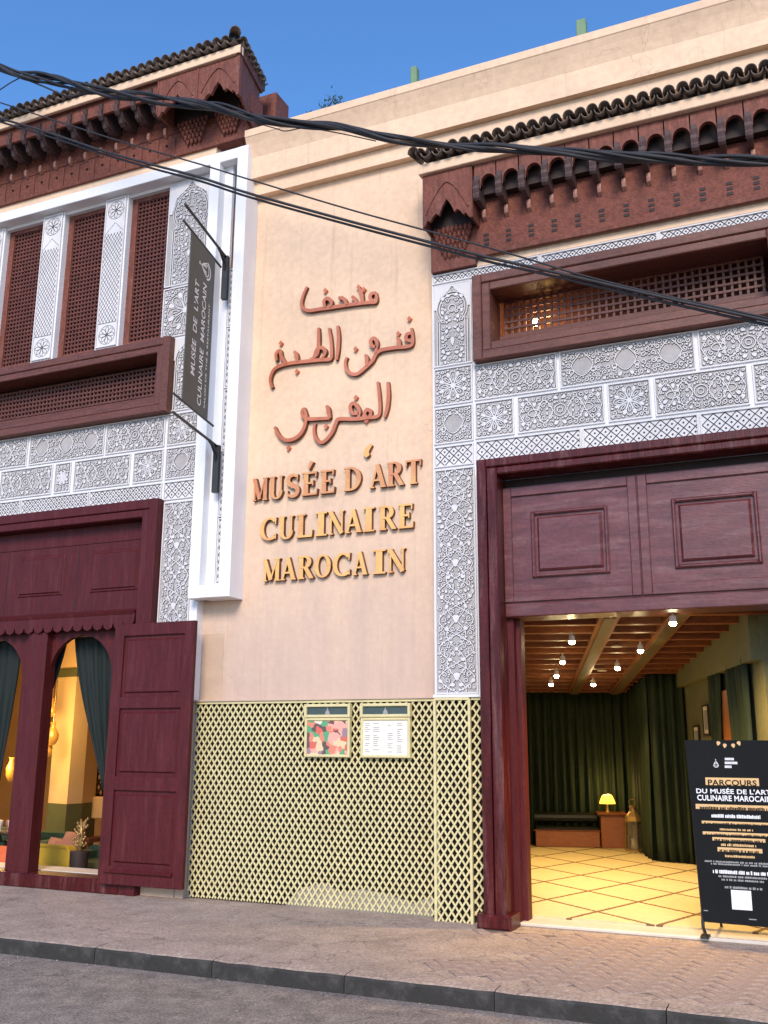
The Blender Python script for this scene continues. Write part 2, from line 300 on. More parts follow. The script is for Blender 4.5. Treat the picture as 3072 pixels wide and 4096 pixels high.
# ================================================================ SETTING
P, L, R, FW = 9.25, 9.13, 9.05, 8.97              # depths: central wall, left facade, right facade, white frame
struct(MB().add([(a, b_, -.13) for a in (-300, -15.4, -6.5, 300) for b_ in (-300, 9.4, 15.5, 400)], [(i * 4 + j, i * 4 + 4 + j, i * 4 + 5 + j, i * 4 + 1 + j) for i in range(3) for j in range(3) if (i, j) != (1, 1)]).build('road', m_road))
pv = struct(MB().box(-30, 30, 6.90, 9.45, -.2, 0).build('pavement', m_pave))
kb = struct(MB().box(-30, 30, 6.80, 6.92, -.25, -.03).build('kerb', m_kerb))
def kerb_mesh(w, seed):
    q = random.Random(seed); b = MB(); n = 8; pts = [(0, -.14), (0, -.028), (.012, -.010), (.035, -.003), (.17, .0035), (.17, -.14)]
    for i in range(n):
        x0, x1 = w * i / n, w * (i + 1) / n
        if i == 0: J = [(q.uniform(-.004, .004), q.uniform(-.004, .003)) for _ in range(n + 1)]
        A = [(x0, y + (J[i][0] if k < 4 else 0), z + (J[i][1] if 0 < k < 4 else 0)) for k, (y, z) in enumerate(pts)]
        B = [(x1, y + (J[i + 1][0] if k < 4 else 0), z + (J[i + 1][1] if 0 < k < 4 else 0)) for k, (y, z) in enumerate(pts)]
        b.add(A + B, [(k, k + 1, 7 + k, 6 + k) for k in range(2)]); b.add(A + B, [(k, k + 1, 7 + k, 6 + k) for k in range(2, 5)], 1)
        if i == 0: b.add(A, [tuple(range(6))])
        if i == n - 1: b.add(B, [tuple(range(5, -1, -1))])
    return b.mesh('kerb_stone', [m_kerb, m_pave])
kms = [kerb_mesh(1.108, s) for s in range(4)]
for i in range(-6, 8):
    link('kerb_stone', kms[i % 4], kb, (-2.165 + 1.115 * i, 6.735 + (.006 if i % 2 else 0), 0))
# pavers in herringbone before the lit entrance
pm_ = []
for s in range(5):
    q = random.Random(40 + s); j = lambda: q.uniform(-.005, .005)
    a, b_ = .098, .047
    top = [(-a + j(), -b_ + j(), .006), (a + j(), -b_ + j(), .006), (a + j(), b_ + j(), .006), (-a + j(), b_ + j(), .006)]
    bot = [(x * 1.03, y * 1.06, -.01) for x, y, _ in top]
    pm_.append(MB().add(top + bot, [(0, 1, 2, 3)] + [(i, 4 + i, 4 + (i + 1) % 4, (i + 1) % 4) for i in range(4)]).mesh('paver', m_paver))
W = .1; th = radians(38); cand = []
for a in range(-60, 60):
    for b_ in range(-60, 60):
        t = (a - b_) % 4
        if t == 0: cx, cy, rz = (a + 1) * W, (b_ + .5) * W, 0
        elif t == 3: cx, cy, rz = (a + .5) * W, (b_ + 1) * W, pi / 2
        else: continue
        X = -1.2 + cx * cos(th) - cy * sin(th); Y = 7.9 + cx * sin(th) + cy * cos(th)
        edge = -2.55 + .35 * sin(Y * 4.1) + .2 * sin(Y * 9 + 1)
        if edge < X < -.02 and 7.02 < Y < 8.93 - (.18 if X < -2.2 else 0): cand.append((X, Y, rz + th))
cand.sort(key=lambda c: abs(c[0] + 1.1))
bed = [(-2.42 + .35 * sin(y * 4.1) + .2 * sin(y * 9 + 1), y) for y in [7.08 + k * .075 for k in range(24)]]
MB().add([(x, y, .0015) for x, y in bed] + [(.05, 8.80, .0015), (.05, 7.08, .0015)], [tuple(range(len(bed) + 2))[::-1]]).build('paver_bed', mat('paver_joint_sand', (.19, .145, .12), (.13, .10, .085), 9, .95, .4, 60), pv)
for i, (X, Y, rz) in enumerate(cand[:300]):
    link('paver', pm_[i % 5], pv, (X, Y, R_.uniform(-.003, .002)), (R_.uniform(-.012, .012), R_.uniform(-.012, .012), rz))

# ================================================================ CARVED STUCCO
def pack(w, h, avoid, rnd, radii, tries=260, m=.008):
    cs = []
    for r in radii:
        for _ in range(tries):
            x, z = rnd.uniform(r + m, w - r - m) if w > 2 * (r + m) else w / 2, rnd.uniform(r + m, h - r - m) if h > 2 * (r + m) else h / 2
            if any((x - a) ** 2 + (z - b) ** 2 < (r + c + .001) ** 2 for a, b, c in cs): continue
            if any(f(x, z, r) for f in avoid): continue
            cs.append((x, z, r))
    return cs
def ring(cx, cz, r, n=14, sx=1., sz=1.): return [(cx + r * sx * cos(2 * pi * k / n), cz + r * sz * sin(2 * pi * k / n)) for k in range(n)]
def drop(cx, cz, r, ang=pi / 2, n=12, slim=.6):
    o = []
    for k in range(n):
        t = 2 * pi * k / n; x = r * cos(t); z = slim * r * sin(t) * (sin(t / 2) ** 1.2)
        o.append((cx + x * cos(ang) - z * sin(ang), cz + x * sin(ang) + z * cos(ang)))
    return o

def carved(kind, w, h, seed=0, rim=.014, sym=True):
    """a stucco panel: grey ground, raised white rim and scroll work; local x 0..w, z 0..h, front towards -y"""
    rnd = random.Random(seed * 31 + hash_(kind)); mb = MB()
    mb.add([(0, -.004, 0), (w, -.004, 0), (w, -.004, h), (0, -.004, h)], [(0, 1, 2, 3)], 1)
    d = .020
    mb.box(0, rim, -d, 0, 0, h); mb.box(w - rim, w, -d, 0, 0, h); mb.box(rim, w - rim, -d, 0, 0, rim); mb.box(rim, w - rim, -d, 0, h - rim, h)
    W2, H2 = w - 2 * rim, h - 2 * rim
    lines = []; solids = []; avoid = []; rw = .0088
    cx, cz = W2 / 2, H2 / 2
    def rr(): return -.014 - rnd.random() * .004
    def circ_avoid(a, b, rad): avoid.append(lambda x, z, r, a=a, b=b, rad=rad: (x - a) ** 2 + (z - b) ** 2 < (rad + r) ** 2)
    if kind in ('long', 'plain'):
        rc = min(W2, H2) * .17
        lines += [(ring(cx, cz, rc), 1), (ring(cx, cz, rc * .45, 8), 1)]; circ_avoid(cx, cz, rc + .012)
        for s in (-1, 1):
            a = cx + s * W2 * .31
            lines.append((ring(a, cz, rc * .75, 12, 1.35, .8), 1)); circ_avoid(a, cz, rc * .85)
            q = [(cx + s * (rc + .01 + (W2 * .5 - rc - .02) * t), cz + H2 * .33 * sin(t * 2 * pi)) for t in [k / 14 for k in range(15)]]
            lines += [(q, 0), ([(x, 2 * cz - z) for x, z in q], 0)]
    elif kind == 'rosette':
        Rr = min(W2, H2) * .43
        for k in range(8):
            t = k * pi / 4; lines.append((drop(cx + Rr * .52 * cos(t), cz + Rr * .52 * sin(t), Rr * .45, t + pi, 12, .62), 1))
        for k in range(8):
            t = (k + .5) * pi / 4; solids.append(drop(cx + Rr * .80 * cos(t), cz + Rr * .80 * sin(t), Rr * .17, t + pi, 10, .8)); lines.append((drop(cx + Rr * .50 * cos(t - pi / 8), cz + Rr * .50 * sin(t - pi / 8), Rr * .22, t - pi / 8 + pi, 8, .5), 1))
        solids.append(ring(cx, cz, Rr * .14, 8)); circ_avoid(cx, cz, Rr)
    elif kind == 'medal':
        grey_ = True; n = max(1, round(W2 / (H2 * 1.15)))
        for i in range(n):
            a = W2 * (i + .5) / n; b = cz + H2 * .06; rx, rz = min(W2 / n, H2) * .30, H2 * .32
            o = [(a + rx * cos(t) * (1 - .16 * abs(sin(2 * t))), b + rz * sin(t) * (1.15 if sin(t) > .9 else 1) * (1 - .10 * abs(sin(2 * t)))) for t in [2 * pi * k / 24 for k in range(24)]]
            lines.append((o, 1)); circ_avoid(a, b, max(rx, rz) * 1.03)
            for s in (-1, 1): lines.append((ring(a + s * rx * 1.0, b - rz * .55, .022), 1))
    elif kind == 'diag':
        st = H2 / max(1, round(H2 / .085)); n = int((W2 + H2) / st) + 2
        for i in range(-n, n):
            for s in (1, -1):
                pts = []
                for (xa, za) in ((0, 0), (1, 1)):
                    pass
                x0 = i * st; a = (x0, 0) if s > 0 else (x0, H2); b = (x0 + H2, H2) if s > 0 else (x0 + H2, 0)
                t0 = max(0, (0 - a[0]) / (b[0] - a[0])); t1 = min(1, (W2 - a[0]) / (b[0] - a[0]))
                if t1 - t0 < .08: continue
                lines.append(([(a[0] + (b[0] - a[0]) * t, a[1] + (b[1] - a[1]) * t) for t in (t0, (t0 + t1) / 2, t1)], 0))
        for i in range(int(W2 / st * 2) + 1):
            for j in range(int(H2 / st * 2) + 1):
                x, z = i * st / 2, j * st / 2
                if (i + j) % 2 == 1 and .01 < x < W2 - .01 and .01 < z < H2 - .01: solids.append(ring(x, z, .011, 4))
        rw = .009
    elif kind == 'tall':
        u = .62; n = max(1, round(H2 / u)); u = H2 / n; A = W2 * .44
        for s in (-1, 1):
            q = [(cx + s * A * sin(pi * 2 * k / 20), u * k / 20) for k in range(20 * n + 1)]; lines.append((q, 0))
            q = [(cx + s * A * .55 * cos(pi * 2 * k / 20), u * k / 20) for k in range(20 * n + 1)]; lines.append((q, 0))
        for i in range(n):
            solids.append(drop(cx, u * (i + .27), .042, -pi / 2, 14, 1.1)); circ_avoid(cx, u * (i + .25), .055)
            solids.append(ring(cx, u * (i + .75), .02, 8)); circ_avoid(cx, u * (i + .75), .03)
    elif kind == 'arch':
        rr_ = W2 * .36; zc = H2 * .70
        for k_, off in ((1, 0.), (1, .028)):
            o = [(cx - rr_ * .98 - off, 0), (cx - rr_ * .98 - off, zc - rr_ * 1.0)] + [(cx + (rr_ + off) * cos(t), zc + (rr_ + off) * sin(t) * 1.1) for t in [pi * 1.22 - (pi * 1.44) * k / 20 for k in range(21)]] + [(cx + rr_ * .98 + off, zc - rr_ * 1.0), (cx + rr_ * .98 + off, 0)]
            lines.append((o, 0))
        lines.append((ring(cx, zc, rr_ * .28), 1)); circ_avoid(cx, zc, rr_ * .34)
        solids.append(drop(cx, H2 * .28, .05, -pi / 2)); circ_avoid(cx, H2 * .28, .055)
        avoid.append(lambda x, z, r: (z > zc - rr_ * .9 and (x - cx) ** 2 + (z - zc) ** 2 > (rr_ - r) ** 2) or abs(x - cx) > rr_ * .96 - r)
        solids.append([(0, H2), (0, zc), (cx - rr_ * 1.2, zc), (cx - rr_ * .95, zc + rr_ * .9), (cx - rr_ * .3, zc + rr_ * 1.38), (cx, H2 - .015), (cx, H2)])
        solids.append([(cx, H2), (cx, H2 - .015), (cx + rr_ * .3, zc + rr_ * 1.38), (cx + rr_ * .95, zc + rr_ * .9), (cx + rr_ * 1.2, zc), (W2, zc), (W2, H2)])
    elif kind == 'net':
        st = .075
        zt = H2 - W2 * 1.6; zb = W2 * 1.05
        for i in range(-40, 60):
            for s in (1, -1):
                a = (0 if s > 0 else W2, i * st); b = (W2 if s > 0 else 0, i * st + W2 * 1.5)
                t0 = max(0, (zb - a[1]) / (b[1] - a[1])); t1 = min(1, (zt - a[1]) / (b[1] - a[1]))
                if t1 - t0 < .08: continue
                lines.append(([(a[0] + (b[0] - a[0]) * t, a[1] + (b[1] - a[1]) * t) for t in (t0, (t0 + t1) / 2, t1)], 0))
        for c in (W2 * .5, H2 - W2 * .5):
            for k in range(8):
                t = k * pi / 4; lines.append((drop(cx + W2 * .2 * cos(t), c + W2 * .2 * sin(t), W2 * .18, t + pi, 10, .6), 1))
            lines.append((ring(cx, c, W2 * .43), 1))
        lines.append(([(0, zt), (cx, zt + W2 * .5), (W2, zt)], 0)); lines.append(([(0, zb), (W2, zb)], 0))
        solids.append([(0, zb), (W2, zb), (W2, zt), (cx, zt + W2 * .48), (0, zt)])
        rw = .006
    if kind not in ('diag', 'net'):
        fine = .66
        for x, z, r in pack(cx, cz if sym else H2, avoid, rnd, [.041 * fine, .031 * fine, .024 * fine, .0135, .010, .0075]):
            ph = rnd.uniform(0, 2 * pi); hd = rnd.choice((-1, 1)); t_ = rnd.random()
            if r < .0105: sh = ('s', ring(x, z, r * .86, 6))
            elif r < .015 or t_ < .30: sh = ('s', drop(x + .0, z, r * .98, ph, 10, .95))
            else: sh = ('l', [(x + r * (1 - .75 * k / 12) * cos(ph + hd * 2.4 * pi * k / 12), z + r * (1 - .75 * k / 12) * sin(ph + hd * 2.4 * pi * k / 12)) for k in range(13)], 0)
            for mx in (0, 1):
                for mz in ((0, 1) if sym else (0,)):
                    pts = [((W2 - a if mx else a), (H2 - b if mz else b)) for a, b in sh[1]]
                    if sh[0] == 's': solids.append(pts)
                    else: lines.append((pts, sh[2]))
    off = lambda pts: [(min(max(a, .001), W2 - .001) + rim, min(max(b, .001), H2 - .001) + rim) for a, b in pts]
    ink = kind in ('diag', 'net')
    for pts, cl in lines:
        q = off(pts)
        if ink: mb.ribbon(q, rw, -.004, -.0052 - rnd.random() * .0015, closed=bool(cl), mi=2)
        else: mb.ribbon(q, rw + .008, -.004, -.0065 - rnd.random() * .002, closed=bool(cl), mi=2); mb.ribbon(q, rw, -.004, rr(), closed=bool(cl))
    for pts in solids:
        p2 = off(pts); ar = sum(p2[i][0] * p2[(i + 1) % len(p2)][1] - p2[(i + 1) % len(p2)][0] * p2[i][1] for i in range(len(p2)))
        if ar < 0: p2 = p2[::-1]
        if kind == 'diag': mb.prism(p2, -.009, -.004, 2); continue
        if kind == 'net': mb.prism(p2, -.0045, -.004, 0); continue
        if len(p2) < 16 and kind != 'arch' or len(p2) > 7:
            cx_ = sum(a for a, _ in p2) / len(p2); cz_ = sum(b for _, b in p2) / len(p2); k_ = 1 + .005 / max(.006, max(math.hypot(a - cx_, b - cz_) for a, b in p2))
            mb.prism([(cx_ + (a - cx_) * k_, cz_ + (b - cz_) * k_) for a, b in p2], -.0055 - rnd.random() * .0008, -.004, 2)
        mb.prism(p2, rr() - .002, -.004)
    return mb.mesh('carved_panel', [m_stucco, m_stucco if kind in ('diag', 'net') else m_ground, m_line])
def hash_(s): return sum(ord(c) * (i + 3) for i, c in enumerate(s))
_cache = {}
def panel(kind, x0, x1, z0, z1, Y, parent, seed=0, sym=True, gap=.007, name='carved_panel'):
    w, h = x1 - x0 - 2 * gap, z1 - z0 - 2 * gap; key = (kind, round(w, 2), round(h, 2), seed)
    if key not in _cache: _cache[key] = carved(kind, w, h, seed, sym=sym)
    return link(name, _cache[key], parent, (x0 + gap, Y, z0 + gap))

# ================================================================ CENTRAL WALL
cw = thing('plaster_wall', 'tall cream plastered wall with stepped cornice between two carved white facades', 'wall', loc=(-4.8, P, 0))
cw_l = (-4.8, P, 0)
def T(mb, root=cw_l):
    mb.v = [(x - root[0], y - root[1], z - root[2]) for x, y, z in mb.v]; return mb
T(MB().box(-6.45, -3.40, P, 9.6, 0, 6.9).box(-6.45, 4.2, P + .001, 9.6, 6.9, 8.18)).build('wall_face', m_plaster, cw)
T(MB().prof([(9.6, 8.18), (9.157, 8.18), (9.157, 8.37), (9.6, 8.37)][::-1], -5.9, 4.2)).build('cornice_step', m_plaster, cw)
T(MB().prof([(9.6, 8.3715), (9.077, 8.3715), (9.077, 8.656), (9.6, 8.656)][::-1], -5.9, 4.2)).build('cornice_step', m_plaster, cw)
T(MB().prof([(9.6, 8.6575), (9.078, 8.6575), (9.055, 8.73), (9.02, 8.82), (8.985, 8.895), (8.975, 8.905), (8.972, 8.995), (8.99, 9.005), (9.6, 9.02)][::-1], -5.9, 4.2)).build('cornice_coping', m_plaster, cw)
T(MB().box(-6.352, -6.06, P - .004, P + .01, 2.05, 2.80)).build('plaster_patch', m_plaster2, cw)
T(MB().box(-6.1, 4.2, 9.6, 10.2, 8.1, 8.5)).build('roof_slab', m_plaster2, cw)

# ================================================================ LEFT WING
lw_l = (-6.4, L, 0)
lw = thing('building_wing', 'white carved facade wing with tall lattice windows and maroon arched doors', 'building', loc=lw_l)
def LT(mb): return T(mb, lw_l)
def lpan(*a, **k):
    o = panel(*a, parent=lw, **k); o.location = [o.location[i] - lw_l[i] for i in range(3)]; return o
# body
b = MB()
b.box(-7.0, -6.36, L, 9.5, 0, 9.7)                 # pier by the corner
b.box(-11.5, -7.0, L, 9.5, 4.30, 5.50)             # above the doors
b.box(-11.5, -7.0, 9.36, 9.5, 5.50, 6.50)
b.box(-11.5, -7.0, 9.36, 9.5, 6.50, 9.7)
b.box(-11.5, -7.0, L, 9.36, 8.60, 9.7)
LT(b).build('wall_face', m_white, lw)
LT(MB().box(-11.5, -6.37, 9.06, L, 8.79, 8.96)).build('cream_band', m_plaster, lw)
LT(MB().bbox(-11.5, -6.39, FW, 9.24, 8.645, 8.79, .006)).build('white_beam', m_white, lw)
# white box frame at the corner
fr = LT(MB().bbox(-6.39, -6.245, FW, L - .001, 3.17, 8.789, .006).bbox(-5.99, -5.84, FW, P - .001, 3.17, 8.789, .006).bbox(-6.245, -5.99, FW + .001, P - .002, 3.172, 3.315, .006).bbox(-6.245, -5.99, FW + .001, P - .002, 8.64, 8.787, .006)).build('white_box_frame', m_white, lw)
LT(MB().box(-6.245, -6.13, 9.10, 9.13, 3.315, 8.64)).build('channel_back', m_white, lw)
LT(MB().box(-6.135, -6.125, 9.095, 9.14, 3.316, 8.639)).build('channel_bead', m_white, lw)
for i in range(5):
    z0 = 3.33 + i * .78; lpan('diag', -6.125, -5.992, z0, z0 + .78, 9.12, seed=3)
LT(MB().box(-6.46, -6.357, L - .012, P - .001, 2.05, 3.165)).build('corner_strip', m_white, lw)
LT(MB().box(-6.46, -6.357, L - .012, 9.2, 0, 2.05)).build('corner_strip', m_plaster2, lw)
LT(MB().box(-6.90, -6.47, L - .02, L, 0, 2.19)).build('plinth', m_plaster2, lw)
# carved panels
lpan('arch', -7.10, -6.40, 7.16, 8.63, Y=L, seed=11); lpan('rosette', -7.10, -6.40, 6.47, 7.15, Y=L, seed=4)
lpan('arch', -6.90, -6.46, 5.49, 6.45, Y=L, seed=2)
for k, x0, x1 in (('medal', -11.4, -10.3), ('long', -10.28, -9.10), ('medal', -9.08, -7.855), ('long', -7.845, -6.94), ('rosette', -6.92, -6.46)):
    lpan(k, x0, x1, 5.06, 5.475, Y=L)
for k, x0, x1 in (('long', -10.75, -9.90), ('rosette', -9.87, -9.56), ('long', -9.53, -8.645), ('rosette', -8.62, -8.345), ('long', -8.31, -7.43), ('rosette', -7.395, -6.94), ('medal', -6.92, -6.46)):
    lpan(k, x0, x1, 4.64, 5.045, Y=L)
for i in range(4): lpan('diag', -6.935 - 1.1 * (i + 1), -6.935 - 1.1 * i, 4.41, 4.625, Y=L)
lpan('diag', -6.92, -6.46, 4.385, 4.625, Y=L); lpan('tall', -6.90, -6.46, 2.2, 4.37, Y=L, sym=False)
# columns between the lattice windows
for x0 in (-8.12, -9.19, -10.255):
    c = LT(MB().bbox(x0, x0 + .375, 9.10, 9.24, 6.44, 8.645, .004)).build('window_column', m_white, lw)
    o = panel('net', x0 + .015, x0 + .36, 6.5, 8.62, 9.098, c, seed=1); o.location = [o.location[i] - lw_l[i] for i in range(3)]
# lattice windows
def lattice(x0, x1, z0, z1, Y, step, bw, dep=.02):
    mb = MB(); nx = max(2, round((x1 - x0) / step)); nz = max(2, round((z1 - z0) / step))
    for i in range(nx + 1): x = x0 + (x1 - x0) * i / nx; mb.box(x - bw / 2, x + bw / 2, Y, Y + dep, z0, z1)
    for j in range(nz + 1): z = z0 + (z1 - z0) * j / nz; mb.box(x0, x1, Y - .004, Y + dep - .004, z - bw / 2, z + bw / 2)
    for i in range(nx + 1):
        for j in range(nz + 1):
            x = x0 + (x1 - x0) * i / nx; z = z0 + (z1 - z0) * j / nz; q = bw * .85
            mb.add([(x - q, Y - .008, z), (x, Y - .008, z - q), (x + q, Y - .008, z), (x, Y - .008, z + q)], [(0, 1, 2, 3)])
    return mb
for xa, xb in ((-7.745, -7.10), (-8.815, -8.12), (-9.88, -9.19), (-10.95, -10.255)):
    w_ = LT(MB().box(xa, xa + .09, 9.19, 9.26, 6.46, 8.644).box(xb - .04, xb, 9.19, 9.26, 6.46, 8.644).box(xa + .09, xb - .04, 9.192, 9.26, 8.54, 8.643).box(xa + .09, xb - .04, 9.192, 9.26, 6.46, 6.56)).build('window_frame', m_red, lw)
    stuff(LT(lattice(xa + .09, xb - .04, 6.56, 8.54, 9.21, .058, .022)).build('window_lattice', m_screen, w_))
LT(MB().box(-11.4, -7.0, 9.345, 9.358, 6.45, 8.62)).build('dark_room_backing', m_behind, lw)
# window box (lower)
def frame4(x0, x1, z0, z1, t, y0, y1, bev=.01, proud=.0):
    return MB().bbox(x0, x0 + t, y0, y1, z0, z1, bev).bbox(x1 - t, x1, y0, y1, z0, z1, bev).bbox(x0 + t, x1 - t, y0 + .001, y1, z0, z0 + t, bev).bbox(x0 + t, x1 - t, y0 + .001, y1, z1 - t, z1, bev)
wb = LT(frame4(-10.6, -6.87, 5.475, 6.445, .10, 9.0, 9.36).add([], [])).build('window_box', m_brown, lw)
LT(frame4(-10.5, -6.97, 5.575, 6.345, .09, 9.012, 9.36)).build('inner_frame', m_brown, wb)
LT(MB().box(-10.41, -7.06, 9.30, 9.35, 5.665, 5.82)).build('lattice_rail', m_brown, wb)
stuff(LT(lattice(-10.3, -7.16, 5.84, 6.20, 9.30, .06, .024)).build('window_lattice', m_brown, wb))
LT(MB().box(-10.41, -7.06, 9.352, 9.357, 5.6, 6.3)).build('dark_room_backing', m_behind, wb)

# doors (left)
df = LT(MB().bbox(-7.02, -6.905, 9.0, 9.34, 0, 4.40, .008).bbox(-11.2, -7.02, 9.0, 9.34, 4.285, 4.40, .008)).build('door_frame', m_maroon, lw)
LT(MB().bbox(-7.13, -7.02, 9.018, 9.34, 0, 4.285, .01).bbox(-11.2, -7.13, 9.018, 9.34, 4.19, 4.285, .01)).build('inner_moulding', m_maroon, df)
tr = LT(MB().box(-11.2, -7.13, 9.20, 9.26, 3.02, 4.19).box(-11.2, -7.13, 9.19, 9.2, 3.97, 4.185)).build('door_transom', m_maroon, lw)
def raised(x0, x1, z0, z1, Y, parent, m, tt, b=.03, d=.016):
    mb = MB().bbox(x0, x1, Y - .012, Y + .002, z0, z1, .012)
    mb2 = MB().bbox(x0 + b, x1 - b, Y - .012 - d, Y - .011, z0 + b, z1 - b, d * .9)
    o = tt(mb).build('raised_panel', m, parent); tt(mb2).build('panel_field', m, parent); return o
for xa in (-7.98, -9.12, -10.26):
    raised(xa, xa + .72, 3.36, 3.87, 9.20, tr, m_maroon, LT)
    LT(MB().box(xa - .215, xa - .205, 9.197, 9.2, 3.05, 3.96)).build('panel_joint', m_dark, tr)
# scalloped valance
poly = [(-11.2, 3.06), (-11.2, 2.965)]
x = -11.2
while x < -7.22:
    poly += [(x + .02, 2.90), (x + .075, 2.875), (x + .13, 2.90), (x + .15, 2.955)]; x += .15
poly = [p for p in poly if p[0] <= -7.17] + [(-7.16, 2.95), (-7.14, 3.06)]
LT(MB().prism(poly, 9.025, 9.055)).build('scalloped_valance', m_maroon, lw)
LT(MB().prof([(9.2, 3.04), (9.02, 3.05), (9.005, 3.085), (9.2, 3.14)][::-1], -11.2, -7.15)).build('valance_rail', m_maroon, lw)
for i in range(27): LT(MB().box(-11.15 + i * .15, -11.07 + i * .15, 9.056, 9.19, 2.91, 3.03)).build('valance_block', m_maroon, lw)
# arched door panels: plate with a horseshoe opening
def arch_plate(x0, x1, z0, z1, ax0, ax1, zs, y0, y1):
    """plate x0..x1, z0..z1 with an opening ax0..ax1 from z0 up to an arch springing at zs"""
    c = (ax0 + ax1) / 2; r = (ax1 - ax0) / 2; n = 20; mb = MB()
    mb.box(x0, ax0, y0, y1, z0, zs); mb.box(ax1, x1, y0, y1, z0, zs)
    arc = [(c - r * cos(pi * k / n), zs + r * 1.05 * sin(pi * k / n)) for k in range(n + 1)]
    out = [(x0 if k == 0 else x1 if k == n else c - (c - x0) * cos(pi * k / n) * 1.0, z1) for k in range(n + 1)]
    for k in range(n):
        a, b_, c_, d = arc[k], arc[k + 1], out[k + 1], out[k]
        mb.add([(a[0], y0, a[1]), (b_[0], y0, b_[1]), (c_[0], y0, c_[1]), (d[0], y0, d[1])], [(0, 1, 2, 3)])
        mb.add([(a[0], y1, a[1]), (b_[0], y1, b_[1]), (c_[0], y1, c_[1]), (d[0], y1, d[1])], [(3, 2, 1, 0)])
        mb.add([(a[0], y0, a[1]), (b_[0], y0, b_[1]), (b_[0], y1, b_[1]), (a[0], y1, a[1])], [(0, 1, 2, 3)])
    mb.add([(x0, y0, zs), (ax0, y0, zs), (x0, y0, z1)], [(0, 1, 2)]); mb.add([(x1, y0, zs), (ax1, y0, zs), (x1, y0, z1)], [(2, 1, 0)])
    return mb
for xa, xb, ax0, ax1 in ((-8.60, -7.13, -8.48, -7.53), (-9.98, -8.72, -9.84, -8.89), (-11.2, -9.98, -11.1, -10.12)):
    LT(arch_plate(xa, xb, .15, 3.02, ax0, ax1, 2.35, 9.16, 9.22)).build('arched_door_panel', m_maroon, lw)
LT(MB().bbox(-8.755, -8.46, 9.06, 9.24, 0, 2.90, .012)).build('door_mullion', m_maroon, lw)
LT(MB().bbox(-11.2, -7.13, 9.00, 9.30, 0.0, .15, .015)).build('door_sill', m_maroon2, lw)
LT(MB().box(-11.2, -6.5, 9.30, 9.62, -.3, .158)).build('stone_threshold', m_stone, lw)
# open door leaf folded back over the facade
lf = thing('door_leaf', 'open maroon panelled door leaf folded back beside the pale lattice', 'door', loc=(-7.30, 8.95, .115))
def lft(mb): return T(mb, (-7.30, 8.95, .115))
X0, X1 = -7.335, -6.245
lft(MB().bbox(X0, X0 + .13, 8.93, 8.985, .115, 2.92, .006).bbox(X1 - .13, X1, 8.93, 8.985, .115, 2.92, .006)
    .bbox(X0 + .13, X1 - .13, 8.931, 8.985, .115, .30, .006).bbox(X0 + .13, X1 - .13, 8.931, 8.985, 1.09, 1.24, .006).bbox(X0 + .13, X1 - .13, 8.931, 8.985, 1.97, 2.10, .006).bbox(X0 + .13, X1 - .13, 8.931, 8.985, 2.78, 2.92, .006)).build('leaf_frame', m_maroon, lf)
for z0, z1 in ((.30, 1.09), (1.24, 1.97), (2.10, 2.78)):
    lft(MB().box(X0 + .13, X1 - .13, 8.958, 8.98, z0, z1).bbox(X0 + .17, X1 - .17, 8.940, 8.959, z0 + .04, z1 - .04, .017)).build('raised_panel', m_maroon, lf)
lft(MB().prof([(8.932, .23), (8.905, .24), (8.90, .262), (8.932, .285)][::-1], X0 + .08, X1 - .12)).build('weather_bar', m_maroon, lf)
for z in (.5, 1.5, 2.6): lft(MB().tube([(X0 - .008, 8.96, z), (X0 - .008, 8.96, z + .10)], .012, 8)).build('hinge', m_black, lf)

# ---- left roof: frieze, brackets, eave board, tiles
LT(MB().box(-11.5, -5.93, 9.04, 9.3, 8.95, 9.30).box(-11.5, -5.86, 9.03, 9.3, 9.30, 9.56)).build('carved_frieze', m_redc, lw)
LT(MB().prof([(9.045, 8.945), (9.02, 8.95), (9.015, 8.985), (9.045, 9.0)][::-1], -11.5, -5.92)).build('frieze_moulding', m_red, lw)
m_peg = mat('worn_peg_wood', (.40, .20, .15), (.26, .11, .08), 12, .6, .1)
pegm = MB().prof([(-.055, -.01), (-.04, -.05), (0, -.075), (0, .04), (-.05, .04)], -.020, .020).mesh('peg', m_peg)
barm = MB().box(-.012, .012, -.012, 0, -.30, 0).mesh('frieze_slat', m_red)
bkm = MB().prof([(0, 0), (-.06, -.02), (-.16, -.05), (-.27, -.02), (-.33, .06), (-.36, .16), (-.37, .28), (0, .28)][::-1], -.045, .045)
bkm.prof([(-.372, .02), (-.41, .06), (-.43, .13), (-.40, .17), (-.42, .22), (-.372, .26)][::-1], -.03, .03)
bkm.prof([(-.20, -.052), (-.25, -.08), (-.30, -.05), (-.335, .03), (-.28, 0)], -.025, .025)
bkm = bkm.mesh('bracket', m_bracket)
for i in range(19):
    x = -7.14 - .262 * i
    lnk = lambda n, m_, y, z: link(n, m_, lw, (x - lw_l[0], y - lw_l[1], z))
    lnk('bracket', bkm, 9.04, 9.50); lnk('peg', pegm, 9.03, 9.34)
    link('frieze_slat', barm, lw, (x + .13 - lw_l[0], 9.04 - lw_l[1], 9.26))
    link('frieze_rosette', MB().lathe([(.012, -.012), (.02, 0), (.012, .012)], n=8).mesh('frieze_rosette', m_dark) if i == 0 else bpy.data.meshes['frieze_rosette'], lw, (x + .01 - lw_l[0], 9.035 - lw_l[1], 9.15))
LT(MB().box(-11.5, -6.0, 8.62, 9.3, 9.795, 9.80).box(-11.5, -7.02, 8.66, 8.70, 9.60, 9.795)).build('eave_board', m_red, lw)
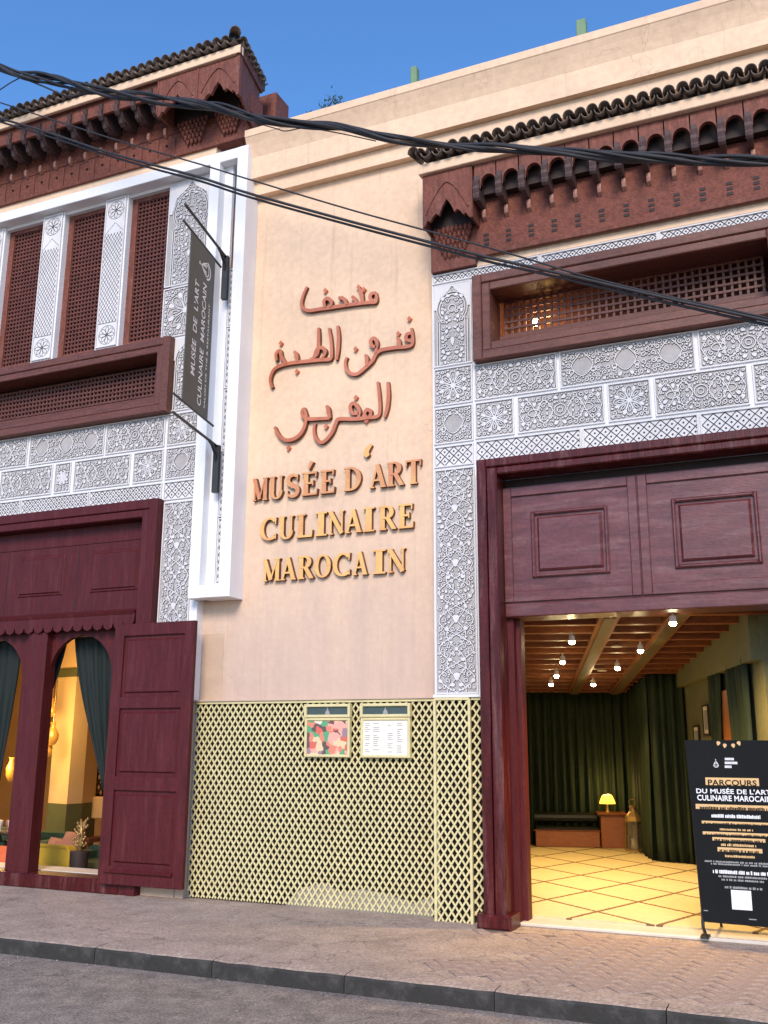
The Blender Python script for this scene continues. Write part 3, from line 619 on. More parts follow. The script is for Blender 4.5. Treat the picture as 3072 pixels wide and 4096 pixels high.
# cusped board modules at the corner
def cusped(x0, x1, zt, zb, y0, y1):
    w = x1 - x0
    prof = [(0, 0), (.06, .06), (.10, .16), (.16, .12), (.22, .24), (.28, .30), (.34, .24), (.40, .42), (.50, .62), (.60, .42), (.66, .24), (.72, .30), (.78, .24), (.84, .12), (.90, .16), (.94, .06), (1, 0)]
    h = (zt - zb)
    mb = MB(); n = len(prof)
    for i in range(n - 1):
        a, b_ = prof[i], prof[i + 1]; xa, xb = x0 + w * a[0], x0 + w * b_[0]; za, zb_ = zb + h * .75 * a[1], zb + h * .75 * b_[1]
        mb.add([(xa, y0, za), (xb, y0, zb_), (xb, y0, zt), (xa, y0, zt), (xa, y1, za), (xb, y1, zb_), (xb, y1, zt), (xa, y1, zt)], [(0, 1, 2, 3), (7, 6, 5, 4), (0, 4, 5, 1)])
    return mb
def ogee(x0, x1, zb, zt, y):
    w = x1 - x0; pts = []
    for k in range(13):
        t = k / 12; s = abs(2 * t - 1); pts.append((x0 + w * t, zb + (zt - zb) * (1 - s ** 1.6)))
    return MB().ribbon(pts, .014, y + .002, y - .012)
for x0, x1 in ((-6.38, -5.80), (-6.98, -6.40)):
    o = LT(cusped(x0, x1, 9.795, 9.26, 8.62, 8.66)).build('cusped_board', m_red, lw)
    LT(ogee(x0 + .05, x1 - .05, 9.42, 9.70, 8.62)).build('ogee_moulding', m_red, o)
for q_ in ((-6.40, -6.38, 8.61, 8.67, 9.28, 9.795), (-7.0, -6.98, 8.61, 9.0, 9.30, 9.795), (-5.82, -5.78, 8.612, 8.67, 9.24, 9.795)): LT(MB().box(*q_)).build('board_stile', m_red, lw)
# side return of the eave (turns back from the street)
def quadplate(p, q, zt, zb0, zb1, th):
    dx, dy = q[0] - p[0], q[1] - p[1]; l = math.hypot(dx, dy); nx, ny = -dy / l * th, dx / l * th
    v = [(p[0], p[1], zb0), (q[0], q[1], zb1), (q[0], q[1], zt), (p[0], p[1], zt)]; v += [(a + nx, b_ + ny, c) for a, b_, c in v]
    return MB().add(v, [(0, 1, 2, 3), (7, 6, 5, 4), (0, 4, 5, 1), (1, 5, 6, 2), (2, 6, 7, 3), (3, 7, 4, 0)])
LT(quadplate((-5.785, 8.63), (-5.93, 9.32), 9.795, 9.30, 9.10, .03)).build('side_board', m_red, lw)
LT(quadplate((-5.76, 8.60), (-5.91, 9.36), 9.915, 9.798, 9.798, .06)).build('side_fascia', m_red, lw)
LT(MB().bbox(-11.5, -5.765, 8.58, 8.66, 9.80, 9.91, .006)).build('cream_fascia', m_plaster, lw)
LT(MB().box(-6.25, -5.86, 9.62, 9.95, 8.9, 9.98)).build('roof_pier', m_red, lw)
# stalactite work under the corner
rs = random.Random(5)
LT(MB().box(-6.97, -5.98, 8.96, 9.028, 9.36, 9.79)).build('cavity_shade', m_dark, lw)  # added dark block; its colour stands for the cavity's shade
for (x0, x1) in ((-6.36, -5.95), (-6.93, -6.45)):
    mb = MB()
    for row in range(5):
        n = 8 - row
        for k in range(n):
            cx = x0 + (x1 - x0) * (.5 + (k - (n - 1) / 2) / 8); z = 9.34 - row * .062
            r = .024; mb.lathe([(.004, -.04), (r * .8, -.015), (r, .01), (r * .5, .035)], cx, 9.02 - (5 - row) * .012, z, 6)
    LT(mb).build('stalactite_carving', m_redc, lw)
# tiles
def tile_mesh(Ln, r, up=True, th=.012):
    mb = MB(); n = 8; s = 1 if up else -1; vs_ = []
    for y, k_ in ((0, 1.), (Ln, .86)):
        for rad in (r * k_, r * k_ - th):
            for k in range(n + 1): t = pi * k / n; vs_.append((rad * cos(t), y, s * rad * sin(t) * 1.05))
    m = n + 1; fs = []
    for k in range(n):
        fs += [(k, k + 1, 2 * m + k + 1, 2 * m + k), (m + k + 1, m + k, 3 * m + k, 3 * m + k + 1), (k, m + k, m + k + 1, k + 1), (2 * m + k, 2 * m + k + 1, 3 * m + k + 1, 3 * m + k)]
    fs += [(0, 2 * m, 3 * m, m), (n, m + n, 3 * m + n, 2 * m + n)]
    return mb.add(vs_, fs).mesh('roof_tile', m_tile, True)
t_up, t_dn = tile_mesh(.42, .058, th=.008), tile_mesh(.42, .055, False, th=.008)
def tiles(parent, root, x0, x1, y, z, pitch, slope, rows=2, rz=0., along=None):
    n = int(abs(x1 - x0) / pitch)
    for r in range(rows):
        for i in range(n + 1):
            q = R_.uniform
            x = x0 + pitch * i
            yy, zz = y + r * .34 * cos(slope), z + r * .34 * sin(slope)
            link('roof_tile', t_up, parent, (x - root[0] + q(-.006, .006), yy - root[1] + q(-.012, .012), zz + .055 + r * .01 + q(-.005, .005)), (slope + q(-.03, .03), 0, q(-.05, .05)))
            link('roof_tile', t_dn, parent, (x + pitch / 2 - root[0] + q(-.005, .005), yy + .01 - root[1] + q(-.01, .01), zz + .055 + q(-.004, .004)), (slope, 0, q(-.04, .04)))
tiles(lw, lw_l, -10.6, -5.86, 8.50, 9.915, .126, radians(11), 1)
for i in range(7):
    t = i / 6; px_, py_ = -5.73 - .14 * t, 8.62 + .68 * t
    for me, o_, dz in ((t_up, 0, 0), (t_dn, .055, 0)):
        link('roof_tile', me, lw, (px_ - lw_l[0] - .0 * o_, py_ + o_ - lw_l[1], 9.965 + R_.uniform(-.008, .008)), (radians(10), 0, radians(78) + R_.uniform(-.05, .05)))
link('ridge_tile', t_up, lw, (-5.76 - lw_l[0], 8.46 - lw_l[1], 9.99), (radians(12), 0, radians(40)), (1.2, 1, 1.3))
LT(MB().prof([(8.6, 9.912), (9.4, 10.02), (9.4, 9.85), (8.7, 9.80)][::-1], -11.5, -5.9)).build('roof_deck', m_tile, lw)
LT(MB().box(-11.5, -6.4, 9.5, 9.8, 8.5, 9.8)).build('rear_wall', m_plaster2, lw)

# ================================================================ RIGHT WING
rw_l = (-3.46, R, 0)
rw = thing('building_wing', 'white carved facade wing with tiled canopy over a wide open maroon doorway', 'building', loc=rw_l)
def RT(mb): return T(mb, rw_l)
def rpan(*a, **k):
    o = panel(*a, parent=rw, **k); o.location = [o.location[i] - rw_l[i] for i in range(3)]; return o
b = MB()
b.box(-3.46, -2.83, R, 9.45, 2.05, 6.95).box(-3.40, -2.80, 9.12, 9.45, 0, 2.05)
b.box(-2.83, 3.6, R, 9.45, 4.28, 5.47).box(-2.83, 3.6, 9.70, 9.80, 5.40, 6.46).box(-2.83, 3.6, R, 9.45, 6.40, 6.95).box(.02, 3.6, R, 9.45, 0, 4.28)
RT(b).build('wall_face', m_white, rw)
RT(MB().box(-2.93, 3.6, R - .012, R, 6.565, 6.70)).build('cream_band', m_plaster, rw)
# carved panels
for i in range(5): rpan('diag', -3.455 + i * 1.2, -2.255 + i * 1.2, 6.44, 6.562, Y=R, seed=2)
rpan('arch', -3.45, -3.005, 5.48, 6.435, Y=R, seed=2); rpan('rosette', -3.45, -3.005, 5.045, 5.475, Y=R)
rpan('medal', -3.45, -3.005, 4.625, 5.035, Y=R); rpan('diag', -3.45, -3.005, 4.375, 4.615, Y=R); rpan('tall', -3.45, -3.0, 2.07, 4.365, Y=R, sym=False)
for k, x0, x1 in (('long', -3.0, -2.12), ('medal', -2.10, -.785), ('long', -.765, .14), ('medal', .16, 1.5)): rpan(k, x0, x1, 5.05, 5.455, Y=R)
for k, x0, x1 in (('rosette', -3.0, -2.57), ('long', -2.55, -1.66), ('rosette', -1.64, -1.215), ('long', -1.195, -.335), ('rosette', -.31, .10), ('long', .12, 1.0)): rpan(k, x0, x1, 4.635, 5.04, Y=R)
for i in range(4): rpan('diag', -3.0 + i * 1.1, -1.9 + i * 1.1, 4.375, 4.625, Y=R, seed=1)
RT(MB().box(-3.47, -2.96, R - .03, R, 2.045, 2.072)).build('panel_ledge', m_white, rw)
# window box
wb = RT(frame4(-2.97, .12, 5.455, 6.415, .10, 8.93, 9.36)).build('window_box', m_brown, rw)
RT(frame4(-2.87, .02, 5.555, 6.315, .09, 8.945, 9.36)).build('inner_frame', m_brown, wb)
RT(MB().box(-2.78, -.07, 9.28, 9.35, 5.645, 5.83)).build('lattice_rail', m_brown, wb)
stuff(RT(lattice(-2.72, -.14, 5.84, 6.21, 9.30, .072, .024)).build('window_lattice', m_brown, wb))
RT(MB().box(-2.82, -.05, 9.69, 9.699, 5.40, 6.46).box(-2.83, -2.79, 9.361, 9.69, 5.40, 6.46).box(-.07, -.03, 9.361, 9.69, 5.40, 6.46).box(-2.79, -.07, 9.361, 9.69, 6.42, 6.46).box(-2.79, -.07, 9.361, 9.69, 5.40, 5.44)).build('room_backing', m_brown, wb)
_q = ony(1972 + 265 / 1.508, 1000 + 440 / 1.508, 9.36); wlp = thing('window_lamp', 'small glowing bulb behind the lattice of the brown window box', 'lamp', loc=_q)
MB().lathe([(.008, -.035), (.026, -.02), (.032, 0), (.022, .025), (.012, .045)], n=12).build('bulb', m_bulb, wlp, True); MB().tube([(0, 0, .045), (0, 0, .30)], .005, 6).build('cord', m_black, wlp)
_l = bpy.data.lights.new('bulb_light', 'POINT'); _l.energy = 2.5; _l.color = (1, .62, .2); _l.shadow_soft_size = .03; _o = bpy.data.objects.new('bulb_light', _l); COL.objects.link(_o); _o.parent = wlp; _o.location = (.1, .1, -.05)
# door frame with base blocks
df = RT(MB().bbox(-2.93, -2.835, 8.85, 9.12, 0, 4.36, .01).bbox(.05, .14, 8.85, 9.12, 0, 4.36, .01).bbox(-2.835, .05, 8.851, 9.12, 4.275, 4.36, .01)).build('door_frame', m_maroon2, rw)
RT(MB().bbox(-2.83, -2.725, 8.862, 9.12, 0, 4.27, .012).bbox(-.055, .045, 8.862, 9.12, 0, 4.27, .012).bbox(-2.725, -.055, 8.863, 9.12, 4.195, 4.27, .012)).build('inner_moulding', m_maroon2, df)
RT(MB().bbox(-2.985, -2.665, 8.80, 9.10, 0, .125, .018)).build('base_block', m_maroon2, df)
RT(MB().bbox(-2.975, -2.93, 8.98, 9.12, 0, 2.03, .01)).build('outer_batten', m_maroon2, df)
# door head and lining
tr = RT(MB().box(-2.725, -.055, 9.08, 9.16, 2.93, 4.10).bbox(-2.725, -.055, 9.05, 9.42, 2.80, 2.93, .01)).build('door_head', m_door_h, rw)
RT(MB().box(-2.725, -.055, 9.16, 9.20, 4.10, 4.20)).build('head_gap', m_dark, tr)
for xa, xb in ((-2.725, -1.415), (-1.405, -.055)):
    RT(MB().bbox(xa, xa + .085, 9.055, 9.081, 2.945, 4.09, .006).bbox(xb - .085, xb, 9.055, 9.081, 2.945, 4.09, .006).bbox(xa + .085, xb - .085, 9.056, 9.081, 4.00, 4.09, .006).bbox(xa + .085, xb - .085, 9.056, 9.081, 2.945, 3.05, .006)).build('head_stile', m_door_h, tr)
    xc = (xa + xb) / 2; w = .375
    o = RT(frame4(xc - w, xc + w, 3.175, 3.83, .035, 9.045, 9.081, .012)).build('panel_moulding', m_door_h, tr)
    RT(MB().bbox(xc - w + .06, xc + w - .06, 9.05, 9.081, 3.235, 3.77, .022)).build('raised_panel', m_door_h, o)
RT(MB().box(-2.83, -2.665, 9.12, 9.42, 0, 2.80).box(-2.83, -2.72, 9.12, 9.42, 2.80, 4.28)).build('door_lining', m_maroon, rw)
RT(MB().bbox(-2.70, -2.62, 9.20, 9.34, .0, 2.80, .01)).build('door_lining', m_maroon, rw)
RT(MB().box(-.115, -.055, 9.12, 9.42, 0, 2.80)).build('door_lining', m_maroon, rw)
RT(MB().bbox(-2.72, -.05, 9.10, 9.42, 0, .034, .01)).build('stone_threshold', m_stone, rw)
# canopy: frieze, pegs, brackets, arcade, fascia, tiles
RT(MB().box(-2.94, 3.6, 8.99, R, 6.68, 7.30)).build('carved_frieze', m_redc, rw)
RT(MB().prof([(9.0, 6.64), (8.97, 6.645), (8.965, 6.685), (9.0, 6.70)][::-1], -2.94, 3.6)).build('frieze_moulding', m_red, rw)
RT(MB().box(-3.445, -2.94, 8.985, R, 6.57, 7.3)).build('corner_block', m_red, rw)
bk2 = MB().prof([(0, .09), (-.05, .07), (-.12, .075), (-.20, .085), (-.235, .10), (-.235, .36), (0, .36)][::-1], -.028, .028)
bk2.prof([(-.236, .07), (-.26, .09), (-.272, .12), (-.255, .15), (-.272, .19), (-.262, .23), (-.28, .27), (-.255, .30), (-.236, .31)][::-1], -.034, .034)
bk2 = bk2.mesh('bracket', m_bracket)
notch = MB().box(-.028, .028, -.006, 0, 0, .03).mesh('frieze_notch', m_dark)
for i in range(20):
    x = -2.835 + .2455 * i
    link('bracket', bk2, rw, (x - rw_l[0], 8.99 - rw_l[1], 7.10)); link('peg', pegm, rw, (x + .015 - rw_l[0], 8.985 - rw_l[1], 7.12)); [link('frieze_notch', notch, rw, (x + .02 - rw_l[0], 8.99 - rw_l[1], 6.87 - .055 * k_)) for k_ in range(3)]
    # arcade arch between two brackets
    a = MB(); n = 10; xa, xb = x + .028, x + .2455 - .028; c = (xa + xb) / 2; r = (xb - xa) / 2 - .012; zs = 7.36
    arc = [(c - r * cos(pi * k / n), zs + r * 1.25 * sin(pi * k / n)) for k in range(n + 1)]; arc = [(c - r, 7.31)] + arc + [(c + r, 7.31)]
    for k in range(len(arc) - 1):
        p, q = arc[k], arc[k + 1]
        if abs(p[0] - q[0]) > 1e-6: a.add([(p[0], 8.765, p[1]), (q[0], 8.765, q[1]), (q[0], 8.765, 7.60), (p[0], 8.765, 7.60)], [(0, 1, 2, 3)])
        a.add([(p[0], 8.765, p[1]), (q[0], 8.765, q[1]), (q[0], 8.82, q[1]), (p[0], 8.82, p[1])], [(3, 2, 1, 0)])
    a.box(xa - .056, c - r, 8.765, 8.82, 7.31, 7.60); 
    RT(a).build('arcade_arch', m_red, rw)
RT(MB().box(-3.0, 3.6, 8.90, 8.985, 7.31, 7.62)).build('recess_shade', m_dark, rw)  # shade behind the arches put in as a dark box
o = RT(cusped(-3.445, -2.90, 7.60, 6.98, 8.745, 8.785)).build('cusped_board', m_red, rw)
RT(ogee(-3.41, -2.93, 7.12, 7.47, 8.745)).build('ogee_moulding', m_red, o)
RT(MB().box(-2.905, -2.885, 8.75, 8.99, 6.99, 7.60)).build('side_board', m_red, rw)
RT(MB().box(-3.445, -3.425, 8.787, 8.99, 6.99, 7.60)).build('side_board', m_red, rw)
RT(MB().box(-3.42, -2.91, 8.93, 8.983, 7.02, 7.60)).build('cavity_shade', m_dark, rw)  # dark block added as the shade inside the cusps
mb = MB()
for row in range(5):
    n = 9 - row
    for k in range(n): mb.lathe([(.004, -.05), (.022, -.02), (.026, .01), (.012, .04)], -3.175 + (k - (n - 1) / 2) * .05, 8.985 - (5 - row) * .012, 7.00 - row * .066, 6)
RT(mb).build('stalactite_carving', m_redc, rw)
RT(MB().bbox(-3.475, 3.6, 8.70, 8.80, 7.605, 7.72, .006)).build('cream_fascia', m_plaster, rw)
RT(MB().prof([(8.72, 7.722), (9.25, 7.86), (9.25, 7.60), (8.80, 7.60)][::-1], -3.46, 3.6)).build('roof_deck', m_tile, rw)
tiles(rw, rw_l, -3.42, .6, 8.60, 7.735, .124, radians(13), 1)
link('ridge_tile', t_up, rw, (-3.49 - rw_l[0], 8.58 - rw_l[1], 7.80), (radians(13), 0, 0), (1.1, 1, 1.2))

# ================================================================ LATTICE SCREENS
def clip(p, q, x0, x1, z0, z1):
    t0, t1 = 0., 1.; dx, dz = q[0] - p[0], q[1] - p[1]
    for a, d, lo, hi in ((p[0], dx, x0, x1), (p[1], dz, z0, z1)):
        if abs(d) < 1e-9: continue
        u, v = (lo - a) / d, (hi - a) / d; t0 = max(t0, min(u, v)); t1 = min(t1, max(u, v))
    return None if t1 - t0 < 1e-4 else ((p[0] + dx * t0, p[1] + dz * t0), (p[0] + dx * t1, p[1] + dz * t1))
def lattice_screen(x0, x1, z0, z1, Y, a, b_, label, bw=.0165, frame=True):
    rt = thing('lattice_screen', label, 'lattice', loc=((x0 + x1) / 2, Y, z0)); r0 = ((x0 + x1) / 2, Y, z0)
    h = z1 - z0; k = a / b_ 
    n = int((x1 - x0 + h * k) / a) + 2
    for s in (1, -1):
        for i in range(n + 1):
            if s > 0: p, q = (x0 - h * k + i * a, z0), (x0 + i * a, z1)
            else: p, q = (x0 + i * a, z0), (x0 - h * k + i * a, z1)
            c = clip(p, q, x0, x1, z0, z1)
            if not c or math.hypot(c[1][0] - c[0][0], c[1][1] - c[0][1]) < .03: continue
            yy = Y if s > 0 else Y + .009
            mb = MB().ribbon([c[0], c[1]], bw, yy + .01, yy - R_.uniform(0, .002)); T(mb, r0).build('slat', m_lat, rt)
    if frame:
        for bx in ((x0 - .012, x0 + .012, z0, z1), (x1 - .012, x1 + .012, z0, z1)):
            T(MB().box(bx[0], bx[1], Y - .012, Y + .02, bx[2], bx[3]), r0).build('edge_strip', m_lat, rt)
    T(MB().box(x0, x1, Y - .013, Y + .02, z1 - .012, z1 + .012), r0).build('edge_strip', m_lat, rt)
    return rt
lattice_screen(-6.34, -3.475, .015, 2.03, 9.18, .0705, .103, 'wide pale yellow diamond lattice screen below the cream wall', frame=False)
lattice_screen(-3.455, -3.10, .0, 2.03, 9.03, .0705, .103, 'narrow pale yellow lattice strip beside the worn maroon door post')
lattice_screen(-3.085, -2.985, .0, 2.03, 9.055, .0705, .103, 'dark shaded sliver of lattice set back against the door post', frame=False)
T(MB().box(-6.36, -3.46, 9.235, 9.249, 0, 2.03)).build('lattice_backing', m_latb, cw)
T(MB().box(-6.36, -3.46, 9.15, 9.25, 2.045, 2.062)).build('ledge', m_plaster, cw)
RT(MB().box(-3.44, -2.98, 9.112, 9.119, 0, 2.04)).build('lattice_backing', m_latb, rw)
m_cem = mat('grey_cement', (.30, .27, .21), (.22, .20, .16), 6, .9, .3, 40)
pc = [(-5.15, .0), (-3.55, .0), (-3.56, .20), (-3.75, .11), (-4.0, .17), (-4.3, .21), (-4.55, .16), (-4.7, .24), (-4.95, .19), (-5.1, .08)]
T(MB().prism(pc, 9.195, 9.234)).build('cement_patch', m_cem, cw)

# ================================================================ MENU BOARDS
def menu(x0, x1, label, kind):
    Y = 9.13; r0 = ((x0 + x1) / 2, Y, 1.46); rt = thing('menu_board', label, 'menu board', loc=r0)
    def B(mb): return T(mb, r0)
    B(frame4(x0, x1, 1.465, 1.86, .028, Y - .012, 9.165, .006)).build('board_frame', m_lat, rt)
    B(frame4(x0 - .006, x1 + .004, 1.862, 2.0, .030, Y - .022, 9.165, .006)).build('header_frame', m_lat, rt)
    B(MB().box(x0 + .02, x1 - .02, Y + .002, Y + .01, 1.885, 1.975)).build('header_print', m_head, rt)
    cx = (x0 + x1) / 2
    B(MB().prism([(cx - .028, 1.895), (cx + .028, 1.895), (cx + .02, 1.925), (cx + .006, 1.94), (cx + .004, 1.965), (cx - .004, 1.965), (cx - .006, 1.94), (cx - .02, 1.925)], Y - .002, Y + .002)).build('header_emblem', m_bgrey, rt)
    B(MB().box(x0 + .02, x1 - .02, Y + .002, Y + .01, 1.485, 1.84)).build('board_sheet', m_food if kind == 'food' else m_paper, rt)
    if kind != 'food':
        rr = random.Random(3); mb = MB()
        for c_, wd in ((.05, .06), (.14, .07), (.30, .06), (.40, .06)):
            for k in range(15):
                z = 1.80 - k * .02
                if rr.random() < .75: w = wd * rr.uniform(.5, 1); mb.box(x0 + c_, x0 + c_ + w, Y, Y + .002, z, z + .006)
        stuff(B(mb).build('menu_lines', m_bgrey, rt))
menu(-4.945, -4.42, 'pale yellow framed menu board with a colourful food photograph', 'food')
menu(-4.30, -3.755, 'pale yellow framed menu board with an ivory price list', 'list')

# ================================================================ WALL LETTERS
def glyph(ch):
    """strokes ((x,z) points, width) in a cell 1 high; returns strokes, advance width"""
    K, t, sf = .21, .085, .06
    def arc(cx, cz, rx, rz, a0, a1, wmax=K, wmin=t, n=16):
        pts, ws = [], []
        for k in range(n + 1):
            a = radians(a0 + (a1 - a0) * k / n); pts.append((cx + rx * cos(a), cz + rz * sin(a))); ws.append(wmin + (wmax - wmin) * abs(cos(a)) ** 1.5)
        return pts, ws
    S = []
    def stem(x, w=K, z0=0, z1=1, bot=True, top=True):
        S.append(([(x, z0 + .02), (x, z1 - .02)], w))
        if bot: S.append(([(x - w / 2 - .08, z0 + sf / 2), (x + w / 2 + .08, z0 + sf / 2)], sf))
        if top: S.append(([(x - w / 2 - .08, z1 - sf / 2), (x + w / 2 + .08, z1 - sf / 2)], sf))
    def bar(x0, x1, z, w=t): S.append(([(x0, z), (x1, z)], w))
    if ch == 'M':
        stem(.14, t, top=False); stem(.88, K); S.append(([(.10, .97), (.50, .06)], K)); S.append(([(.50, .06), (.86, .95)], t)); bar(.0, .24, .97, sf); return S, 1.08
    if ch == 'U':
        stem(.17, K, .3, 1, bot=False); stem(.74, t, .3, 1, bot=False); S.append(arc(.455, .34, .285, .32, 180, 360)); return S, .92
    if ch == 'S':
        p, w = [], []
        for k in range(25):
            q = k / 24; a = radians(35 + 235 * q * 2) if q < .5 else radians(90 - 235 * (q - .5) * 2)
            p.append((.33 + .24 * cos(a), .745 + .215 * sin(a)) if q < .5 else (.33 + .26 * cos(a), .26 + .225 * sin(a))); w.append(.10 + .11 * sin(pi * q))
        S.append((p, w)); S.append(([(.55, .70), (.57, .98)], .05)); S.append(([(.09, .02), (.08, .30)], .05)); return S, .68
    if ch in 'EÉ':
        stem(.18, K); bar(.1, .62, .96, t); bar(.1, .66, .04, t); bar(.2, .50, .52, t); S.append(([(.62, .76), (.64, 1.0)], .06)); S.append(([(.66, .0), (.68, .26)], .06)); S.append(([(.50, .40), (.50, .64)], .05))
        if ch == 'É': S.append(([(.30, 1.10), (.44, 1.45)], [.07, .17]))
        return S, .76
    if ch == 'D':
        stem(.18, K); S.append(arc(.30, .5, .44, .46, 90, -90)); bar(.18, .32, .96); bar(.18, .32, .04); return S, .86
    if ch == 'A':
        S.append(([(.44, .98), (.14, .04)], t)); S.append(([(.42, .98), (.76, .04)], K)); bar(.22, .62, .32, t); bar(.02, .28, .03, sf); bar(.58, .92, .03, sf); return S, .92
    if ch == 'R':
        stem(.18, K); S.append(arc(.36, .73, .26, .235, 90, -90)); bar(.18, .38, .965); bar(.18, .38, .495); S.append(([(.42, .50), (.74, .03)], K * .9)); bar(.64, .86, .03, sf); return S, .86
    if ch == 'T':
        stem(.42, K, top=False); bar(.05, .79, .96, t); S.append(([(.06, .74), (.05, 1.0)], .06)); S.append(([(.78, .74), (.79, 1.0)], .06)); return S, .84
    if ch == 'C':
        S.append(arc(.46, .5, .36, .46, 45, 315)); S.append(([(.74, .68), (.76, .99)], .06)); S.append(([(.76, .05), (.76, .28)], .05)); return S, .84
    if ch == 'L':
        stem(.18, K); bar(.1, .62, .04, t); S.append(([(.63, .0), (.65, .30)], .06)); return S, .72
    if ch == 'I':
        stem(.2, K + .03); return S, .42
    if ch == 'N':
        stem(.13, t); stem(.78, t, bot=False); S.append(([(.10, .97), (.78, .03)], K)); return S, .92
    if ch == 'O':
        p, w = arc(.46, .5, .35, .46, 0, 360, n=24); S.append((p, w)); return S, .92
    return S, .5
zl = lambda *p: sum(ony(a, b_, P)[2] for a, b_ in p) / len(p)
def zpx(x, y): return (950 + x / 1.4747, 1000 + y / 1.4747)
lines_ = [([('M', 105, 192), ('U', 203, 285), ('S', 300, 378), ('É', 392, 492), ('E', 500, 592), ('D', 640, 742), ('A', 788, 888), ('R', 893, 992), ('T', 1000, 1096)], ((150, 1480), (1045, 1390)), ((150, 1352), (1045, 1243))),
          ([('C', 145, 248), ('U', 258, 348), ('L', 360, 462), ('I', 470, 542), ('N', 550, 642), ('A', 645, 745), ('I', 752, 822), ('R', 845, 948), ('E', 958, 1056)], ((195, 1712), (1005, 1652)), ((195, 1580), (1005, 1508))),
          ([('M', 165, 266), ('A', 266, 358), ('R', 368, 462), ('O', 466, 562), ('C', 573, 682), ('A', 690, 778), ('I', 808, 888), ('N', 898, 1002)], ((215, 1958), (950, 1905)), ((215, 1822), (950, 1768)))]
wl = thing('sign_lettering', 'gilded raised French serif letters on the cream wall', 'sign lettering', loc=(-4.7, P, 3.2)); wl_l = (-4.7, P, 3.2)
for row, bots, tops in lines_:
    z0 = zl(*[zpx(*p) for p in bots]); z1 = zl(*[zpx(*p) for p in tops]); n = len(row); h = z1 - z0
    for ch, xa, xb in row:
        yb = bots[0][1] + (bots[1][1] - bots[0][1]) * (xa - bots[0][0]) / (bots[1][0] - bots[0][0])
        wa = ony(*zpx(xa, yb - 60), P)[0]; wb_ = ony(*zpx(xb, yb - 60), P)[0]
        S, adv = glyph(ch); sx = (wb_ - wa) / adv; mb = MB()
        for k, (pts, w) in enumerate(S):
            s_ = (sx + h) / 2; ww = [a * s_ for a in w] if isinstance(w, list) else w * s_
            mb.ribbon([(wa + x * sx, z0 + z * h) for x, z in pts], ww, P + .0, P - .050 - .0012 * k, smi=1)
        T(mb, wl_l).build('letter', [m_gold1 if row is lines_[0][0] else m_gold, m_edge_shade], wl)
# apostrophe
ax, _, az = ony(*zpx(775, 1230), P)
T(MB().ribbon([(ax + .05, az + .14), (ax + .0, az + .09), (ax - .015, az + .05), (ax + .01, az + .01)], [.03, .06, .07, .05], P, P - .05, smi=1), wl_l).build('letter', [m_gold, m_edge_shade], wl)

ar = thing('sign_lettering', 'copper raised Arabic calligraphy on the cream wall above the French letters', 'sign lettering', loc=(-4.7, P, 4.8)); ar_l = (-4.7, P, 4.8)
def smooth_(pts, n=4):
    o = []
    for i in range(len(pts) - 1):
        p0, p1, p2, p3 = pts[max(i - 1, 0)], pts[i], pts[i + 1], pts[min(i + 2, len(pts) - 1)]
        for k in range(n):
            t = k / n; o.append(tuple(.5 * (2 * p1[j] + (p2[j] - p0[j]) * t + (2 * p0[j] - 5 * p1[j] + 4 * p2[j] - p3[j]) * t * t + (3 * p1[j] - p0[j] - 3 * p2[j] + p3[j]) * t ** 3) for j in range(2)))
    return o + [pts[-1]]
words = [
    [[(824, 262), (830, 290), (824, 316), (790, 318), (720, 325), (640, 336), (560, 348), (490, 358), (430, 366), (396, 350), (388, 318), (402, 266), (420, 226)],
     [(824, 262), (800, 268), (792, 292), (812, 316)], [(748, 322), (742, 268), (728, 236)], [(716, 326), (700, 296), (684, 284)], [(656, 334), (640, 300), (606, 290)], [(556, 348), (566, 318), (544, 296), (522, 312), (528, 350)]],
    [[(1034, 470), (1042, 520), (1038, 566), (1000, 580), (940, 584), (860, 598), (826, 622), (806, 660), (760, 704), (716, 738), (676, 736), (650, 706), (646, 668), (656, 640)],
     [(1036, 500), (1010, 506), (1004, 534), (1034, 548)], [(968, 582), (962, 548), (952, 526)], [(822, 620), (834, 560), (816, 530), (796, 546), (806, 576), (830, 580)], [(772, 692), (774, 650), (764, 626)]],
    [[(600, 456), (606, 520), (602, 600), (594, 656)], [(550, 470), (562, 540), (566, 620), (556, 652), (500, 656), (420, 664), (330, 674), (270, 688), (228, 712), (208, 752), (206, 790), (218, 820)],
     [(488, 468), (490, 530), (482, 620), (440, 656)], [(462, 640), (480, 594), (512, 586), (530, 612), (506, 652)], [(366, 668), (360, 628), (346, 606)], [(300, 680), (272, 640), (262, 604), (240, 622), (244, 662)]],
    [[(896, 786), (900, 860), (892, 940), (876, 994)], [(836, 786), (846, 860), (850, 950), (836, 988), (780, 996), (700, 1004), (610, 1004), (590, 1030), (572, 1076), (536, 1124), (500, 1142), (470, 1110), (462, 1066), (468, 1030)],
     [(792, 996), (796, 960), (772, 950), (760, 976), (776, 1004)], [(722, 1002), (730, 956), (700, 912), (676, 930), (690, 970), (726, 972)], [(556, 1000), (500, 1002), (430, 1004), (402, 990), (392, 962), (404, 940)], [(556, 1000), (548, 950), (536, 926)],
     [(404, 940), (418, 990), (404, 1060), (366, 1110), (310, 1130), (262, 1106), (232, 1052)]]]
def apx(p): q = ony(*zpx(*p), P); return (q[0], q[2])
for wd in words:
    mb = MB()
    for k, st in enumerate(wd):
        pts = smooth_([apx(p) for p in st]); n = len(pts)
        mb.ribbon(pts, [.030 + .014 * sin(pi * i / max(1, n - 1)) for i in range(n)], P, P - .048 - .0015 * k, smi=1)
    T(mb, ar_l).build('word', [m_copper, m_edge_shade], ar)
